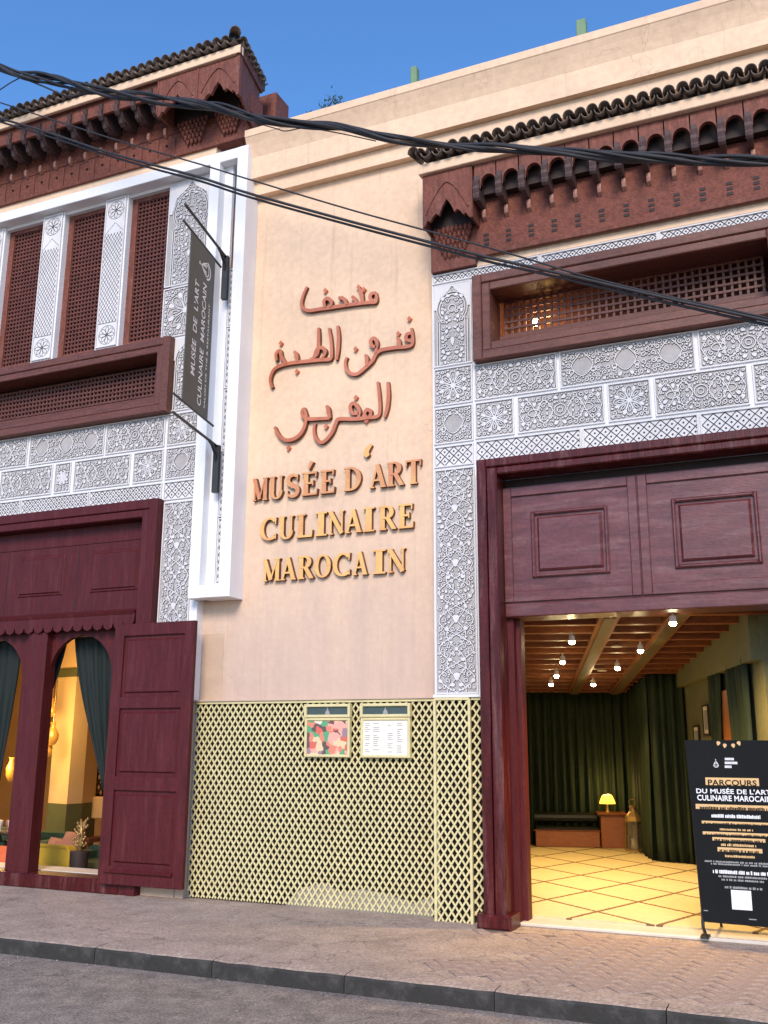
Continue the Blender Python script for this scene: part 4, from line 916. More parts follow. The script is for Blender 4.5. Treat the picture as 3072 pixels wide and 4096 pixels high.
for d in ((722, 226), (752, 240), (626, 292), (526, 246), (1020, 412), (955, 500), (704, 590), (264, 556), (358, 722), (706, 876), (308, 1172), (530, 1046), (768, 1012)):
    x, z = apx(d); T(MB().prism([(x - .028, z), (x, z - .034), (x + .028, z), (x, z + .034)], P - .04, P), ar_l).build('dot', m_copper, ar)

# ================================================================ HANGING SIGN
hs_o = Vector((-6.106, 9.0, 0)); hd = Vector((.2, -.98, 0)).normalized(); hn = Vector((.98, .2, 0))
hs = thing('hanging_sign', 'dark grey vertical museum sign hung from black brackets on the white frame', 'sign', loc=(-6.106, 9.0, 4.9)); hs_l = (-6.106, 9.0, 4.9)
def sp(s, z, o=0.): v = hs_o + hd * s + hn * o; return (v.x, v.y, z)
def sbox(s0, s1, z0, z1, o0, o1):
    v = [sp(s, z, o) for o in (o0, o1) for s, z in ((s0, z0), (s1, z0), (s1, z1), (s0, z1))]
    return MB().add(v, [(0, 1, 2, 3), (7, 6, 5, 4), (0, 4, 5, 1), (1, 5, 6, 2), (2, 6, 7, 3), (3, 7, 4, 0)])
for zt in (7.325, 4.93):
    T(MB().tube([sp(-.02, zt), sp(1.22, zt)], .016, 8), hs_l).build('bracket_arm', m_black, hs)
    T(sbox(-.03, .03, zt - .55, zt + .01, -.035, .035), hs_l).build('wall_plate', m_black, hs)
    T(MB().tube([sp(.0, zt - .22), sp(.05, zt - .10), sp(.16, zt - .02), sp(.24, zt)], .02, 8), hs_l).build('bracket_brace', m_black, hs)
for zt, n_ in ((7.12, 'top_rod'), (5.13, 'bottom_rod')):
    T(MB().tube([sp(.15, zt), sp(1.24, zt)], .013, 8), hs_l).build('sign_rod', m_black, hs)
pnl = T(sbox(.335, 1.02, 5.14, 7.11, -.006, .006), hs_l).build('sign_panel', m_sign, hs)
def stext(body, s_base, z0, z1, hgt):
    V, F = text_mb(body, bold=.012); xs = [v[0] for v in V]; ys = [v[1] for v in V]; w = max(xs) - min(xs)
    k = (z1 - z0) / w; ky = hgt / (max(ys) if max(ys) > 0 else 1)
    mb = MB(); mb.add([sp(s_base + v[1] * ky, z0 + (v[0] - min(xs)) * k, .0085) for v in V], F)
    return stuff(T(mb, hs_l).build('sign_text', m_txt, hs))
stext("MUSÉE  DE  L'ART", .76, 5.50, 6.62, .13); stext("CULINAIRE  MAROCAIN", .55, 5.22, 6.68, .10); stext("SALON DE THÉ & RESTAURANT", .43, 5.24, 6.50, .045)
# tajine emblem on the sign
def emblem(fn, cx, cz, s):
    mb = MB()
    def rib(pts, w): 
        m2 = MB().ribbon(pts, w, 0, 0); 
        for i in range(len(pts) - 1):
            q = [m2.v[i * 4 + 1], m2.v[i * 4 + 2], m2.v[i * 4 + 6], m2.v[i * 4 + 5]]; mb.add([fn(cx + a[0] * s, cz + a[2] * s) for a in q], [(0, 1, 2, 3)])
    rib([(-.5 * cos(pi * k / 10), .1 - .5 * sin(pi * k / 10)) for k in range(11)], .11); rib([(-.34 * cos(pi * k / 10), .12 - .28 * sin(pi * k / 10)) for k in range(11)], .08)
    for a in (.42, .28, .15): rib([(-a, .16), (-a * .55, .16 + .75 * (1 - a)), (0, .30 + .75 * (1 - a)), (a * .55, .16 + .75 * (1 - a)), (a, .16)], .07)
    rib(ring(0, 1.12, .08, 8) + [ring(0, 1.12, .08, 8)[0]], .06)
    return mb
mb = emblem(lambda a, b_: sp(.60 + b_, 6.86 + a, .0085), 0, -.06, .20); T(mb, hs_l).build('sign_emblem', m_txt, hs)

# ================================================================ BANNER
bn_l = (-.70, 9.15, .03); BY = 9.15
bn = thing('banner_stand', 'black information banner on a stand in the lit doorway', 'banner', loc=bn_l)
def bz(x, y): q = ony(2650 + x / 2.458, 2900 + y / 2.458, BY); return q[0], q[2]
TL = bz(218, 148); BL = bz(402, 1935)
_c = bz(684, 555); bw_ = 2 * (_c[0] - (BL[0] + (_c[1] - BL[1]) / (TL[1] - BL[1]) * (TL[0] - BL[0])))
def bsh(z): return (z - BL[1]) / (TL[1] - BL[1]) * (TL[0] - BL[0])           # the board leans a little
def BB(mb): mb.v = [(x, y, z) for x, y, z in mb.v]; return T(mb, bn_l)
x0, zt, zb = BL[0], TL[1], BL[1]
BB(MB().prism([(BL[0], zb), (BL[0] + bw_, zb - .01), (TL[0] + bw_, zt), (TL[0], zt)], BY, BY + .012)).build('banner_panel', m_ban, bn)
BB(MB().tube([(TL[0] + .01, BY + .03, zt - .02), (BL[0] - .005, BY + .03, zb + .1), (BL[0] - .005, BY - .0, .10), (BL[0] + .03, BY - .10, .045)], .014, 8)).build('stand_leg', m_black, bn)
BB(MB().tube([(TL[0] + bw_ - .01, BY + .03, zt - .02), (BL[0] + bw_ + .005, BY + .03, zb + .1), (BL[0] + bw_ + .005, BY, .10), (BL[0] + bw_ + .03, BY - .10, .045)], .014, 8)).build('stand_leg', m_black, bn)
BB(MB().tube([(BL[0] + .02, BY + .03, .9), (BL[0] + .1, BY + .45, .045)], .012, 8)).build('back_strut', m_black, bn)
BB(MB().bbox(BL[0] - .02, BL[0] + .05, BY - .13, BY + .02, .034, .05, .004)).build('stand_foot', m_black, bn)
bcx = BL[0] + bw_ / 2
def bbar(x0_, x1_, y0_, y1_, m, off=.002, name='banner_bar', sym=True):
    a = bz(x0_, y0_); b2 = bz(x1_, y1_)
    if sym: w = bcx + (a[1] - zb) / (zt - zb) * (TL[0] - BL[0]) - a[0]; xr = a[0] + 2 * w
    else: xr = b2[0]
    return BB(MB().box(a[0], xr, BY - off, BY - .0005, b2[1], a[1])).build(name, m, bn)
def btext(body, x0_, y0_, y1_, m, off=.004, x1_=None):
    a = bz(x0_, y0_); zb_ = bz(x0_, y1_)[1]; V, F = text_mb(body, bold=.022); xs = [v[0] for v in V]; ys = [v[1] for v in V]
    w = (bz(x1_, y0_)[0] - a[0]) if x1_ else 2 * (bcx + (a[1] - zb) / (zt - zb) * (TL[0] - BL[0]) - a[0])
    k = w / (max(xs) - min(xs)); ky = (a[1] - zb_) / max(ys)
    mb = MB().add([(a[0] + (v[0] - min(xs)) * k, BY - off, zb_ + v[1] * ky) for v in V], F); return BB(mb).build('banner_text', m, bn)
bbar(420, 945, 515, 600, m_bgold); btext('PARCOURS', 445, 535, 590, m_ban)
btext("DU MUSÉE DE L'ART", 330, 612, 668, m_txt); btext('CULINAIRE MAROCAIN', 340, 685, 738, m_txt)
bbar(325, 1037, 775, 845, m_bgold); bbar(385, 1037, 940, 990, m_bgold); bbar(395, 1037, 1045, 1100, m_bgold); bbar(490, 970, 1101, 1155, m_bgold); bbar(540, 930, 1200, 1260, m_bgold)
rb = random.Random(9)
def dashes(x0_, y0_, y1_, m, off=.002, big=12):
    a = bz(x0_, y0_); z1_ = bz(x0_, y1_)[1]; c = bcx + (a[1] - zb) / (zt - zb) * (TL[0] - BL[0]); xe = 2 * c - a[0]; x = a[0]; mb = MB()
    while x < xe - .01:
        w = rb.uniform(.006, .013); hh = rb.uniform(.75, 1)
        mb.box(x, min(x + w, xe), BY - off - .0015, BY - off + .0005, z1_, z1_ + (a[1] - z1_) * hh); x += w + (.003 if rb.random() < .8 else .012)
    stuff(BB(mb).build('banner_line', m, bn))
for a in ((365, 795, 828, m_ban, .0025), (480, 872, 908, m_txt), (410, 955, 978, m_ban, .0025), (562, 1014, 1034, m_bgold), (425, 1062, 1085, m_ban, .0025), (510, 1118, 1140, m_ban, .0025), (575, 1162, 1188, m_bgold), (560, 1220, 1244, m_ban, .0025), (615, 1274, 1298, m_bgold),
          (415, 1326, 1344, m_bgrey), (475, 1352, 1370, m_bgrey), (495, 1418, 1455, m_txt), (550, 1474, 1494, m_bgrey), (580, 1508, 1528, m_bgrey), (612, 1580, 1604, m_bgrey)): dashes(*a)
for y in (322, 360, 398): 
    a = bz(612, y); w = {322: .075, 360: .098, 398: .055}[y]; z1_ = bz(612, y + 24)[1]; mb = MB(); x = a[0]
    while x < a[0] + w: mb.box(x, x + .007, BY - .002, BY - .0005, z1_, a[1]); x += .0095
    stuff(BB(mb).build('banner_line', m_txt, bn))
c = bz(527, 400); BB(emblem(lambda a, b_: (c[0] + a, BY - .002, c[1] + b_), 0, .004, .042)).build('banner_emblem', m_txt, bn)
for px_, py_, an in ((548, 182, 1.9), (612, 205, 1.7), (696, 205, 1.4), (752, 182, 1.2)):
    q = bz(px_, py_); BB(MB().prism([p for p in drop(q[0], q[1], .020, -an, 12, 1.1)][::-1], BY - .002, BY - .0005)).build('banner_petal', m_bgold, bn)
a = bz(672, 1620); b2 = bz(885, 1825); BB(MB().box(a[0], b2[0], BY - .002, BY - .0005, b2[1], a[1])).build('blank_label', m_txt, bn)
a = bz(405, 1818); BB(MB().box(a[0], a[0] + .035, BY - .002, BY - .0005, a[1] - .007, a[1])).build('banner_bar', m_bgrey, bn)
a = bz(850, 1905); BB(MB().box(a[0], a[0] + .06, BY - .002, BY - .0005, a[1] - .007, a[1])).build('banner_bar', m_bgrey, bn)

# ================================================================ OVERHEAD CABLES
YC = 8.05
def cpts(pix, Y=YC, n=6):
    pts = [(-260 if pix[0][0] == 0 else pix[0][0], pix[0][1] - (40 if pix[0][0] == 0 else 0))] + pix[1:] if False else pix
    w = [ony(*p, Y) for p in pix]; s = smooth_([(a[0], a[2]) for a in w], n)
    x0, z0 = s[0]; x1, z1 = s[1]; xe, ze = s[-1]; xd, zd = s[-2]
    if pix[0][0] == 0: s = [(x0 - 1.5, z0 + 1.5 * (z0 - z1) / (x1 - x0))] + s
    if pix[-1][0] == 3072: s = s + [(xe + 1.5, ze + 1.5 * (ze - zd) / (xe - xd))]
    return s
main = [(0, 268), (80, 296), (199, 316), (371, 358), (504, 380), (663, 400), (829, 424), (1015, 468), (1219, 496), (1371, 516), (1564, 553), (1796, 574), (1972, 585), (2100, 603), (2237, 615), (2370, 626), (2502, 631), (2668, 634), (2834, 643), (3072, 648)]
path = cpts(main, n=8)
cb = thing('cable_bundle', 'thick twisted bundle of black cables sagging across both roofs', 'cable', loc=(path[0][0], YC, path[0][1])); cb_l = (path[0][0], YC, path[0][1])
for k in range(6):
    pts = []; ph = k * 2 * pi / 6 + .4 * k
    for i, (x, z) in enumerate(path):
        a = ph + x * (2.2 + .5 * (k % 3)); rr = .032 + .012 * sin(x * 1.7 + k) + (.014 if k == 5 else 0) + max(0, min(.016, (-x - 4.5) * .006)); pts.append((x, YC + rr * cos(a), z + rr * sin(a)))
    T(MB().tube(pts, .0155 if k % 2 else .020, 6), cb_l).build('cable_strand', m_cable, cb, True)
cabs = [('heavy black cable running below the twisted bundle across the cream wall', [(0, 471), (199, 530), (398, 597), (597, 653), (796, 706), (1000, 772), (1398, 882), (1727, 968), (1938, 1023), (2149, 1070), (2400, 1128), (2602, 1175), (3072, 1280)], .015),
        ('second heavy black cable lying close against the lower cable', [(0, 482), (199, 541), (398, 606), (597, 664), (796, 717), (1000, 783), (1398, 893), (1727, 980), (1938, 1035), (2149, 1082), (2400, 1140), (2602, 1187), (3072, 1292)], .013),
        ('thin black cable hanging above the lower heavy pair', [(0, 408), (265, 494), (530, 577), (796, 653), (1000, 716), (1398, 835), (1716, 922), (1938, 983), (2149, 1044), (2300, 1090), (2602, 1166), (3072, 1268)], .009),
        ('thin slack wire looping just below the twisted bundle', [(1013, 485), (1100, 510), (1140, 520), (1220, 508), (1340, 526), (1500, 560)], .006),
        ('short wire dropping from the bundle over the tiled eave of the lattice windows', [(80, 306), (170, 342), (265, 381), (330, 372), (420, 372)], .011),
        ('short wire branching down from the bundle into the sky', [(0, 352), (40, 326), (82, 304)], .008)]
for lab, pix, r in cabs:
    s = cpts(pix); o = (s[0][0], YC + .02, s[0][1])
    tag(T(MB().tube([(x, YC + .02 + (.03 if r == .013 else 0), z) for x, z in s], r, 6), o).build('overhead_cable', m_cable, None, True, o), lab, 'cable')

# ================================================================ ROOFTOP POSTS AND PLANT
for (a, b_), lab in ((((1640, 272), (1666, 335)), 'pale green post showing above the cornice by the small shrub'), (((2302, 85), (2345, 145)), 'mossy green post end showing above the cornice over the tiled canopy')):
    p = ony(*a, 10.4); q = ony(*b_, 10.4)
    o = tag(MB().bbox(p[0], q[0], 10.4, 10.5, 8.5, p[2], .01).box(p[0] + .01, q[0] - .01, 10.41, 10.49, p[2], p[2] + .02).build('roof_post', m_post), lab, 'post')
pl_o = Vector(ony(1300, 430, 10.6)); plant = thing('roof_plant', 'small dark shrub peeping over the cornice beside the red wooden eave', 'plant', loc=(pl_o.x, 10.6, 8.6)); pr_ = random.Random(4); lv = MB(); st = MB()
for bx in (-.19, -.02, .05, .17, .24):
    top = pl_o.z + {-.19: -.02, -.02: .06, .05: .16, .17: .17, .24: .05}[bx]; base = (pl_o.x + bx * .6, 10.6, 8.6); tip = (pl_o.x + bx, 10.6, top)
    st.tube([base, tip], [.012, .004], 5)
    for k in range(70):
        t = pr_.uniform(.72, 1.0); c_ = Vector(base).lerp(Vector(tip), t) + Vector((pr_.gauss(0, .035), pr_.gauss(0, .05), pr_.gauss(0, .03)))
        d1 = Vector((pr_.gauss(0, 1), pr_.gauss(0, 1), pr_.gauss(.6, .8))).normalized() * .035; d2 = d1.cross(Vector((pr_.gauss(0, 1), pr_.gauss(0, 1), 1))).normalized() * .010
        lv.add([c_ - d1, c_ + d2, c_ + d1, c_ - d2], [(0, 1, 2, 3)])
T(st, (pl_o.x, 10.6, 8.6)).build('stems', m_leaf, plant); stuff(T(lv, (pl_o.x, 10.6, 8.6)).build('leaves', m_leaf, plant))

# ================================================================ RIGHT ROOM (turned 16 degrees to the facade)
RA = radians(16); RO = (-1.5, 9.4)
def rm(u, v, z=0.): return (RO[0] + u * cos(RA) - v * sin(RA), RO[1] + u * sin(RA) + v * cos(RA), z)
def RMT(mb): mb.v = [rm(*p) for p in mb.v]; return mb
def cz(v): return 2.90 - .054 * v                                      # ceiling height
UL, UR, VB = -1.42, 1.15, 7.5
struct(MB().box(-6.5, 1.6, 9.42, 18, -.05, .028).build('room_floor', m_stone))
struct(RMT(MB().box(UL - .1, UL, .62, VB + .2, 0, 3.2)).build('room_wall', m_gwall))
struct(RMT(MB().box(UL, UR + .1, VB, VB + .1, 0, 3.2)).build('room_wall', m_gwall))
struct(RMT(MB().box(UR, UR + .1, .25, VB, 0, 3.2)).build('room_wall', m_gwall))
struct(MB().box(.02, 1.6, 9.46, 9.56, 0, 3.2).build('room_wall', m_gwall))
struct(MB().box(-3.4, -2.83, 9.46, 9.56, 0, 3.2).build('room_wall', m_gwall))
def cslab(u0, u1, v0, v1, zt, h):
    v = [(u, vv, cz(vv) + zt - d) for d in (h, 0) for u, vv in ((u0, v0), (u1, v0), (u1, v1), (u0, v1))]
    return RMT(MB().add(v, [(0, 3, 2, 1), (4, 5, 6, 7), (0, 1, 5, 4), (1, 2, 6, 5), (2, 3, 7, 6), (3, 0, 4, 7)]))
def vmin(u): return (.08 - u * sin(RA)) / cos(RA)                     # where the room meets the street wall
_cp = [(UL - .1, vmin(UL - .1)), (UR + .9, vmin(UR + .9)), (UR + .9, VB + .1), (UL - .1, VB + .1)]
ce = struct(RMT(MB().add([(u, v, cz(v) + .06) for u, v in _cp] + [(u, v, cz(v) + .10) for u, v in _cp], [(3, 2, 1, 0), (4, 5, 6, 7), (0, 1, 5, 4), (1, 2, 6, 5), (2, 3, 7, 6), (3, 0, 4, 7)])).build('room_ceiling', m_cred))
for i in range(16): 
    v0 = -.30 + i * .50
    ul = max(UL, (.09 - v0 * cos(RA)) / sin(RA)); ur = UR if v0 > .25 else UR + .7
    if ur - ul > .1: cslab(ul, ur, v0, v0 + .095, .059, .115).build('ceiling_beam', m_beam, ce)
for u in (-.36, .30): cslab(u, u + .20, vmin(u), VB, .056, .125).build('ceiling_runner', m_beam, ce); cslab(u + .045, u + .155, vmin(u), VB, -.070, .02).build('light_track', m_track, ce)
for i, v0 in enumerate((2.2, 4.4)): RMT(MB().lathe([(.06, -.01), (.07, 0), (.02, .01)], -.02, v0, cz(v0) - .058, 12)).build('ceiling_speaker', m_white, ce)
struct(RMT(MB().box(UR - .10, UR, .3, 5, 2.40, 2.9)).build('wall_bulkhead', m_gwall))
def meetc(px, py, drop=.14):
    d = ray(px, py); t = 9.
    for _ in range(30):
        x, y = d[0] * t, d[1] * t; v = -(x - RO[0]) * sin(RA) + (y - RO[1]) * cos(RA); t = (cz(v) - drop - HC) / d[2]
    x, y = d[0] * t, d[1] * t; return (x - RO[0]) * cos(RA) + (y - RO[1]) * sin(RA), -(x - RO[0]) * sin(RA) + (y - RO[1]) * cos(RA)
spots = [meetc(2050 + a / 1.6235, 2400 + b_ / 1.6235) for a, b_ in ((385, 240), (325, 375), (285, 468), (250, 530), (1040, 115), (830, 300), (680, 415), (525, 550))]
print('SPOTS', [(round(a, 2), round(b_, 2)) for a, b_ in spots])
for i, (u, v) in enumerate(spots):
    z = cz(v) - .09; p = rm(u, v, z)
    s_ = thing('track_spotlight', ['small lit spotlight on the ceiling track farther from the olive picture wall', 'small lit spotlight on the ceiling track nearer the olive picture wall'][i // 4], 'spotlight', ['spotlights on the far ceiling track', 'spotlights on the ceiling track by the picture wall'][i // 4], loc=p)
    MB().lathe([(.012, .0), (.012, -.03), (.030, -.035), (.036, -.09), (.033, -.095)], n=12).build('lamp_body', m_white, s_)
    MB().lathe([(.002, -.130), (.022, -.124), (.033, -.108), (.030, -.094), (.022, -.090)], n=12).build('lamp_lens', m_bulb, s_, True)
    ld = bpy.data.lights.new('spotlight_beam', 'SPOT'); ld.energy = 40 if i != 4 else 130; ld.color = (1, .63, .20); ld.shadow_soft_size = .05; ld.spot_size = radians(120 if i != 4 else 150); ld.spot_blend = .7
    lo = bpy.data.objects.new('spotlight_beam', ld); COL.objects.link(lo); lo.parent = s_; lo.location = (0, 0, -.145)
# rug
def sheet_rug():
    mb = MB(); c = [(-1.40, .05), (.60, -.45), (1.12, -.52), (1.12, 4.8), (.62, 5.05), (.50, 6.75), (-1.40, 6.75)]
    c = [(-1.19, .36), (1.25, -.30), (1.10, .6), (1.10, 4.75), (.62, 5.0), (.50, 6.75), (-1.30, 6.75)]
    n = len(c); v = [(a, b_, .048) for a, b_ in c] + [(a * 1.002, b_, .029) for a, b_ in c]
    mb.add(v, [tuple(range(n))] + [(i, n + i, n + (i + 1) % n, (i + 1) % n) for i in range(n)]); return mb
rg = sheet_rug().build('rug', m_rug, None, False); rg.location = (RO[0], RO[1], 0); rg.rotation_euler = (0, 0, RA)
tag(rg, 'cream rug with a brown diamond lattice covering the entrance floor', 'rug')
# curtains
def curtain(name, top, bot, z1, z0, folds, amp, m, nz=10, gather=None, sharp=1.):
    mb = MB(); nx = folds * 8; vs_ = []
    for j in range(nz + 1):
        t = j / nz; g = gather(t) if gather else t
        for i in range(nx + 1):
            s = i / nx
            x = (top[0][0] * (1 - s) + top[1][0] * s) * (1 - g) + (bot[0][0] * (1 - s) + bot[1][0] * s) * g
            y = (top[0][1] * (1 - s) + top[1][1] * s) * (1 - t) + (bot[0][1] * (1 - s) + bot[1][1] * s) * t
            dx, dy = top[1][0] - top[0][0], top[1][1] - top[0][1]; l = math.hypot(dx, dy)
            a = amp * (sin(2 * pi * folds * s + .6 * sin(3 * s + 1.2 * t)) + .35 * sin(2 * pi * folds * 1.7 * s + 2 * t)) * (.6 + .4 * t)
            vs_.append((x - dy / l * a, y + dx / l * a, z1 + (z0 - z1) * t))
    w = nx + 1
    mb.add(vs_, [(j * w + i, j * w + i + 1, (j + 1) * w + i + 1, (j + 1) * w + i) for j in range(nz) for i in range(nx)])
    o = mb.build(name, m, None, True); md = o.modifiers.new('thickness', 'SOLIDIFY'); md.thickness = .008; return o
a, b_ = rm(UL + .05, VB - .25), rm(.62, VB - .2)
tag(curtain('curtain', (a, b_), (a, b_), 2.47, .05, 15, .055, m_curt), 'wide green velvet curtain across the back behind the bench', 'curtain')
a, b_ = rm(.62, VB - .2), rm(.64, 5.05); 
tag(curtain('curtain', (a, b_), (a, b_), 2.55, .05, 9, .05, m_curt), 'dark green curtain returning along the room behind the lantern', 'curtain')
a, b_ = rm(.66, 5.02), rm(1.13, 4.9); 
tag(curtain('curtain', (a, b_), (a, b_), 2.60, .05, 4, .05, m_curt), 'olive green curtain end meeting the olive wall', 'curtain')
a, b_ = rm(1.09, 2.75), rm(1.09, 2.0); c_, d_ = rm(1.09, 2.75), rm(1.09, 2.45)
tag(curtain('curtain', (a, b_), (c_, d_), 2.40, .05, 5, .045, m_curt), 'green curtain drawn aside on the olive wall behind the banner', 'curtain')
a, b_ = rm(1.09, 1.75), rm(1.09, .7); c_, d_ = rm(1.09, 1.4), rm(1.09, .7)
tag(curtain('curtain', (a, b_), (c_, d_), 2.45, .05, 6, .045, m_curt), 'dark green curtain beside the orange wooden door inside the entrance', 'curtain')
od = RMT(MB().box(1.10, 1.148, 1.2, 2.2, .03, 2.2)); tag(od.build('inner_door', m_orange), 'plain orange brown wooden door glimpsed between the green curtains', 'door')
# framed pictures on the olive wall
for lab, v0, v1, z0, z1 in (('tall dark framed picture with ivory mount on the olive wall', 3.12, 3.50, 1.72, 2.10), ('small dark framed picture beside the taller one on the olive wall', 3.86, 4.26, 1.60, 1.86), ('narrow white notice low on the olive wall by the banner', 4.66, 4.78, 1.24, 1.48)):
    r0 = rm(UR, (v0 + v1) / 2, z0); th_ = thing('wall_picture', lab, 'picture', loc=r0); fr_ = m_white if 'notice' in lab else m_dark
    mb = MB()
    for q in ((v0, v0 + .025, z0, z1), (v1 - .025, v1, z0, z1), (v0 + .025, v1 - .025, z0, z0 + .025), (v0 + .025, v1 - .025, z1 - .025, z1)): mb.box(UR - .03, UR, q[0], q[1], q[2], q[3])
    T(RMT(mb), r0).build('picture_frame', fr_, th_); T(RMT(MB().box(UR - .018, UR - .001, v0 + .025, v1 - .025, z0 + .025, z1 - .025)), r0).build('picture_sheet', m_paper, th_)
    if 'notice' not in lab: T(RMT(MB().box(UR - .020, UR - .017, v0 + .06, v1 - .06, z0 + .07, z1 - .07)), r0).build('picture_print', m_bgrey, th_)
# bench and side cabinet
bo = rm(-.4, 6.9, .05); bench = thing('bench', 'low orange brown wooden bench with black leather seat under the curtain', 'bench', loc=bo)
T(RMT(MB().bbox(-.97, .02, 6.70, 7.15, .05, .295, .01)), bo).build('bench_base', m_orange, bench)
T(RMT(MB().bbox(-.96, .01, 6.72, 7.14, .295, .345, .02)), bo).build('seat', m_leather, bench)
T(RMT(MB().tube([(-.98, 7.02, .47), (.0, 7.02, .47)], .085, 12)), bo).build('back_bolster', m_leather, bench)
T(RMT(MB().bbox(-1.0, .03, 6.69, 6.71, .285, .305, .004)), bo).build('seat_trim', m_beam, bench)
co = rm(.2, 6.9, .05); cab = thing('side_cabinet', 'orange brown side cabinet joined to the bench end carrying a lamp', 'cabinet', loc=co)
T(RMT(MB().bbox(.04, .42, 6.68, 7.12, .05, .53, .008)), co).build('cabinet_body', m_orange, cab)
T(RMT(MB().bbox(-.01, .45, 6.64, 7.15, .53, .565, .01)), co).build('cabinet_top', m_beam, cab)
lo_ = rm(.17, 6.88, .565); tl = thing('table_lamp', 'small table lamp with a glowing yellow shade on the side cabinet', 'lamp', loc=lo_)
MB().lathe([(.05, 0), (.052, .012), (.018, .025), (.012, .10), (.012, .14)], n=16).build('lamp_base', m_brass, tl, True)
MB().lathe([(.128, .135), (.115, .18), (.085, .25), (.05, .275)], n=20).build('lamp_shade', m_shade, tl, True)
ld = bpy.data.lights.new('lamp_bulb', 'POINT'); ld.energy = 5; ld.color = (1, .62, .2); ld.shadow_soft_size = .04; lo = bpy.data.objects.new('lamp_bulb', ld); COL.objects.link(lo); lo.parent = tl; lo.location = (0, -.0, .36)
# lantern
no = rm(.50, 6.35, .05); ln = thing('lantern', 'tall brass lantern with glass sides and a candle beside the cabinet', 'lantern', loc=no)
for k in range(6):
    t = k * pi / 3; MB().tube([(.13 * cos(t), .13 * sin(t), .02), (.12 * cos(t), .12 * sin(t), .42)], .008, 6).build('lantern_post', m_brass, ln)
MB().lathe([(.145, 0), (.145, .025), (.13, .03)], n=6).build('lantern_base', m_brass, ln)
MB().lathe([(.135, .42), (.14, .44), (.11, .50), (.055, .57), (.045, .62), (.06, .63), (.02, .66)], n=12).build('lantern_roof', m_brass, ln)
MB().tube([(.05 * cos(t), 0, .70 + .05 * sin(t)) for t in [2 * pi * k / 12 for k in range(13)]], .008, 6).build('lantern_ring', m_brass, ln)
MB().lathe([(.122, .03), (.113, .42), (.111, .42), (.12, .03)], n=6).build('lantern_glass', m_glass, ln)
MB().lathe([(.05, .028), (.05, .17), (.04, .18), (.006, .182), (.004, .2)], n=12).build('candle', m_paper, ln)

# ================================================================ LEFT ROOM
FZ = -.30
struct(MB().box(-15.5, -6.46, 9.45, 15.6, FZ - .2, FZ).build('room_floor', m_stone))
struct(MB().box(-15.5, -6.40, 15.4, 15.6, FZ, 3.6).build('room_wall', m_ywall)); struct(MB().box(-6.5, -6.40, 9.6, 15.4, FZ, 3.6).build('room_wall', m_ywall)); struct(MB().box(-15.6, -15.5, 9.5, 15.6, FZ, 3.6).build('room_wall', m_ywall))
struct(MB().box(-15.5, -6.4, 9.5, 15.6, 3.3, 3.5).build('room_ceiling', m_ywall)); struct(MB().box(-15.5, -11.2, 9.2, 9.5, FZ, 3.4).build('room_wall', m_ywall)); struct(MB().box(-11.3, -7.13, 9.30, 9.5, 2.85, 3.5).build('room_wall', m_ywall))
def zq(x, y): return (x / 2.0108, 2500 + y / 2.0108)
YCOL = 12.4
def lx(x, y, Y): return ony(*zq(x, y), Y)
cl = lx(385, 1440, YCOL); cr = lx(650, 1430, YCOL + .15); cm = lx(545, 1440, YCOL - .08)
cmx = cm[0]; pts2 = [(cl[0], YCOL), (cmx, YCOL - .10), (cr[0], YCOL + .18), (cr[0] - .1, YCOL + .6), (cl[0] - .05, YCOL + .6)]
def ext(pts, z0, z1, grow=0.):
    cx_ = sum(p[0] for p in pts) / len(pts); cy_ = sum(p[1] for p in pts) / len(pts)
    pts = [(cx_ + (a - cx_) * (1 + grow), cy_ + (b_ - cy_) * (1 + grow)) for a, b_ in pts]; n = len(pts)
    return MB().add([(a, b_, z0) for a, b_ in pts] + [(a, b_, z1) for a, b_ in pts], [tuple(range(n - 1, -1, -1)), tuple(range(n, 2 * n))] + [(i, (i + 1) % n, n + (i + 1) % n, n + i) for i in range(n)])
zd_ = cm[2]; pil = thing('room_pillar', 'lit cream pillar with olive dado seen through the arched doorway', 'pillar', loc=(cmx, YCOL, FZ)); po = (cmx, YCOL, FZ)
T(ext(pts2, zd_, 3.3), po).build('pillar_shaft', m_ywall, pil); T(ext(pts2, FZ, zd_ - .002, .03), po).build('pillar_dado', m_olive, pil); T(ext(pts2, 2.62, 2.76, .04), po).build('pillar_band', m_olive, pil)
# brown post and lattice window behind
q = lx(690, 1200, 13.2); tag(MB().bbox(q[0] - .09, q[0] + .09, 13.2, 13.4, FZ, 3.3, .01).build('wooden_post', m_dark), 'dark brown wooden post behind the lit pillar', 'post')
q0 = lx(715, 1155, 13.5); q1 = lx(870, 1370, 13.5); ro = (q0[0], 13.5, q1[2]); th_ = thing('lattice_window', 'brown diamond lattice panel on the cream wall behind the curtain', 'lattice', loc=ro)
mb = MB(); w = q1[0] - q0[0]; h = q0[2] - q1[2]
for s in (1, -1):
    for i in range(-6, 14):
        p, q = (q0[0] + i * .10 - (0 if s > 0 else -h * .6), q1[2]), (q0[0] + i * .10 + (h * .6 if s > 0 else 0), q0[2]); c_ = clip(p, q, q0[0], q1[0], q1[2], q0[2])
        if c_: mb.ribbon([c_[0], c_[1]], .022, 13.52 + .004 * s, 13.50 + .004 * s)
stuff(T(mb, ro).build('lattice_slats', m_brown, th_)); T(frame4(q0[0] - .04, q1[0] + .04, q1[2] - .04, q0[2] + .04, .04, 13.48, 13.56, .006), ro).build('lattice_frame', m_brown, th_)
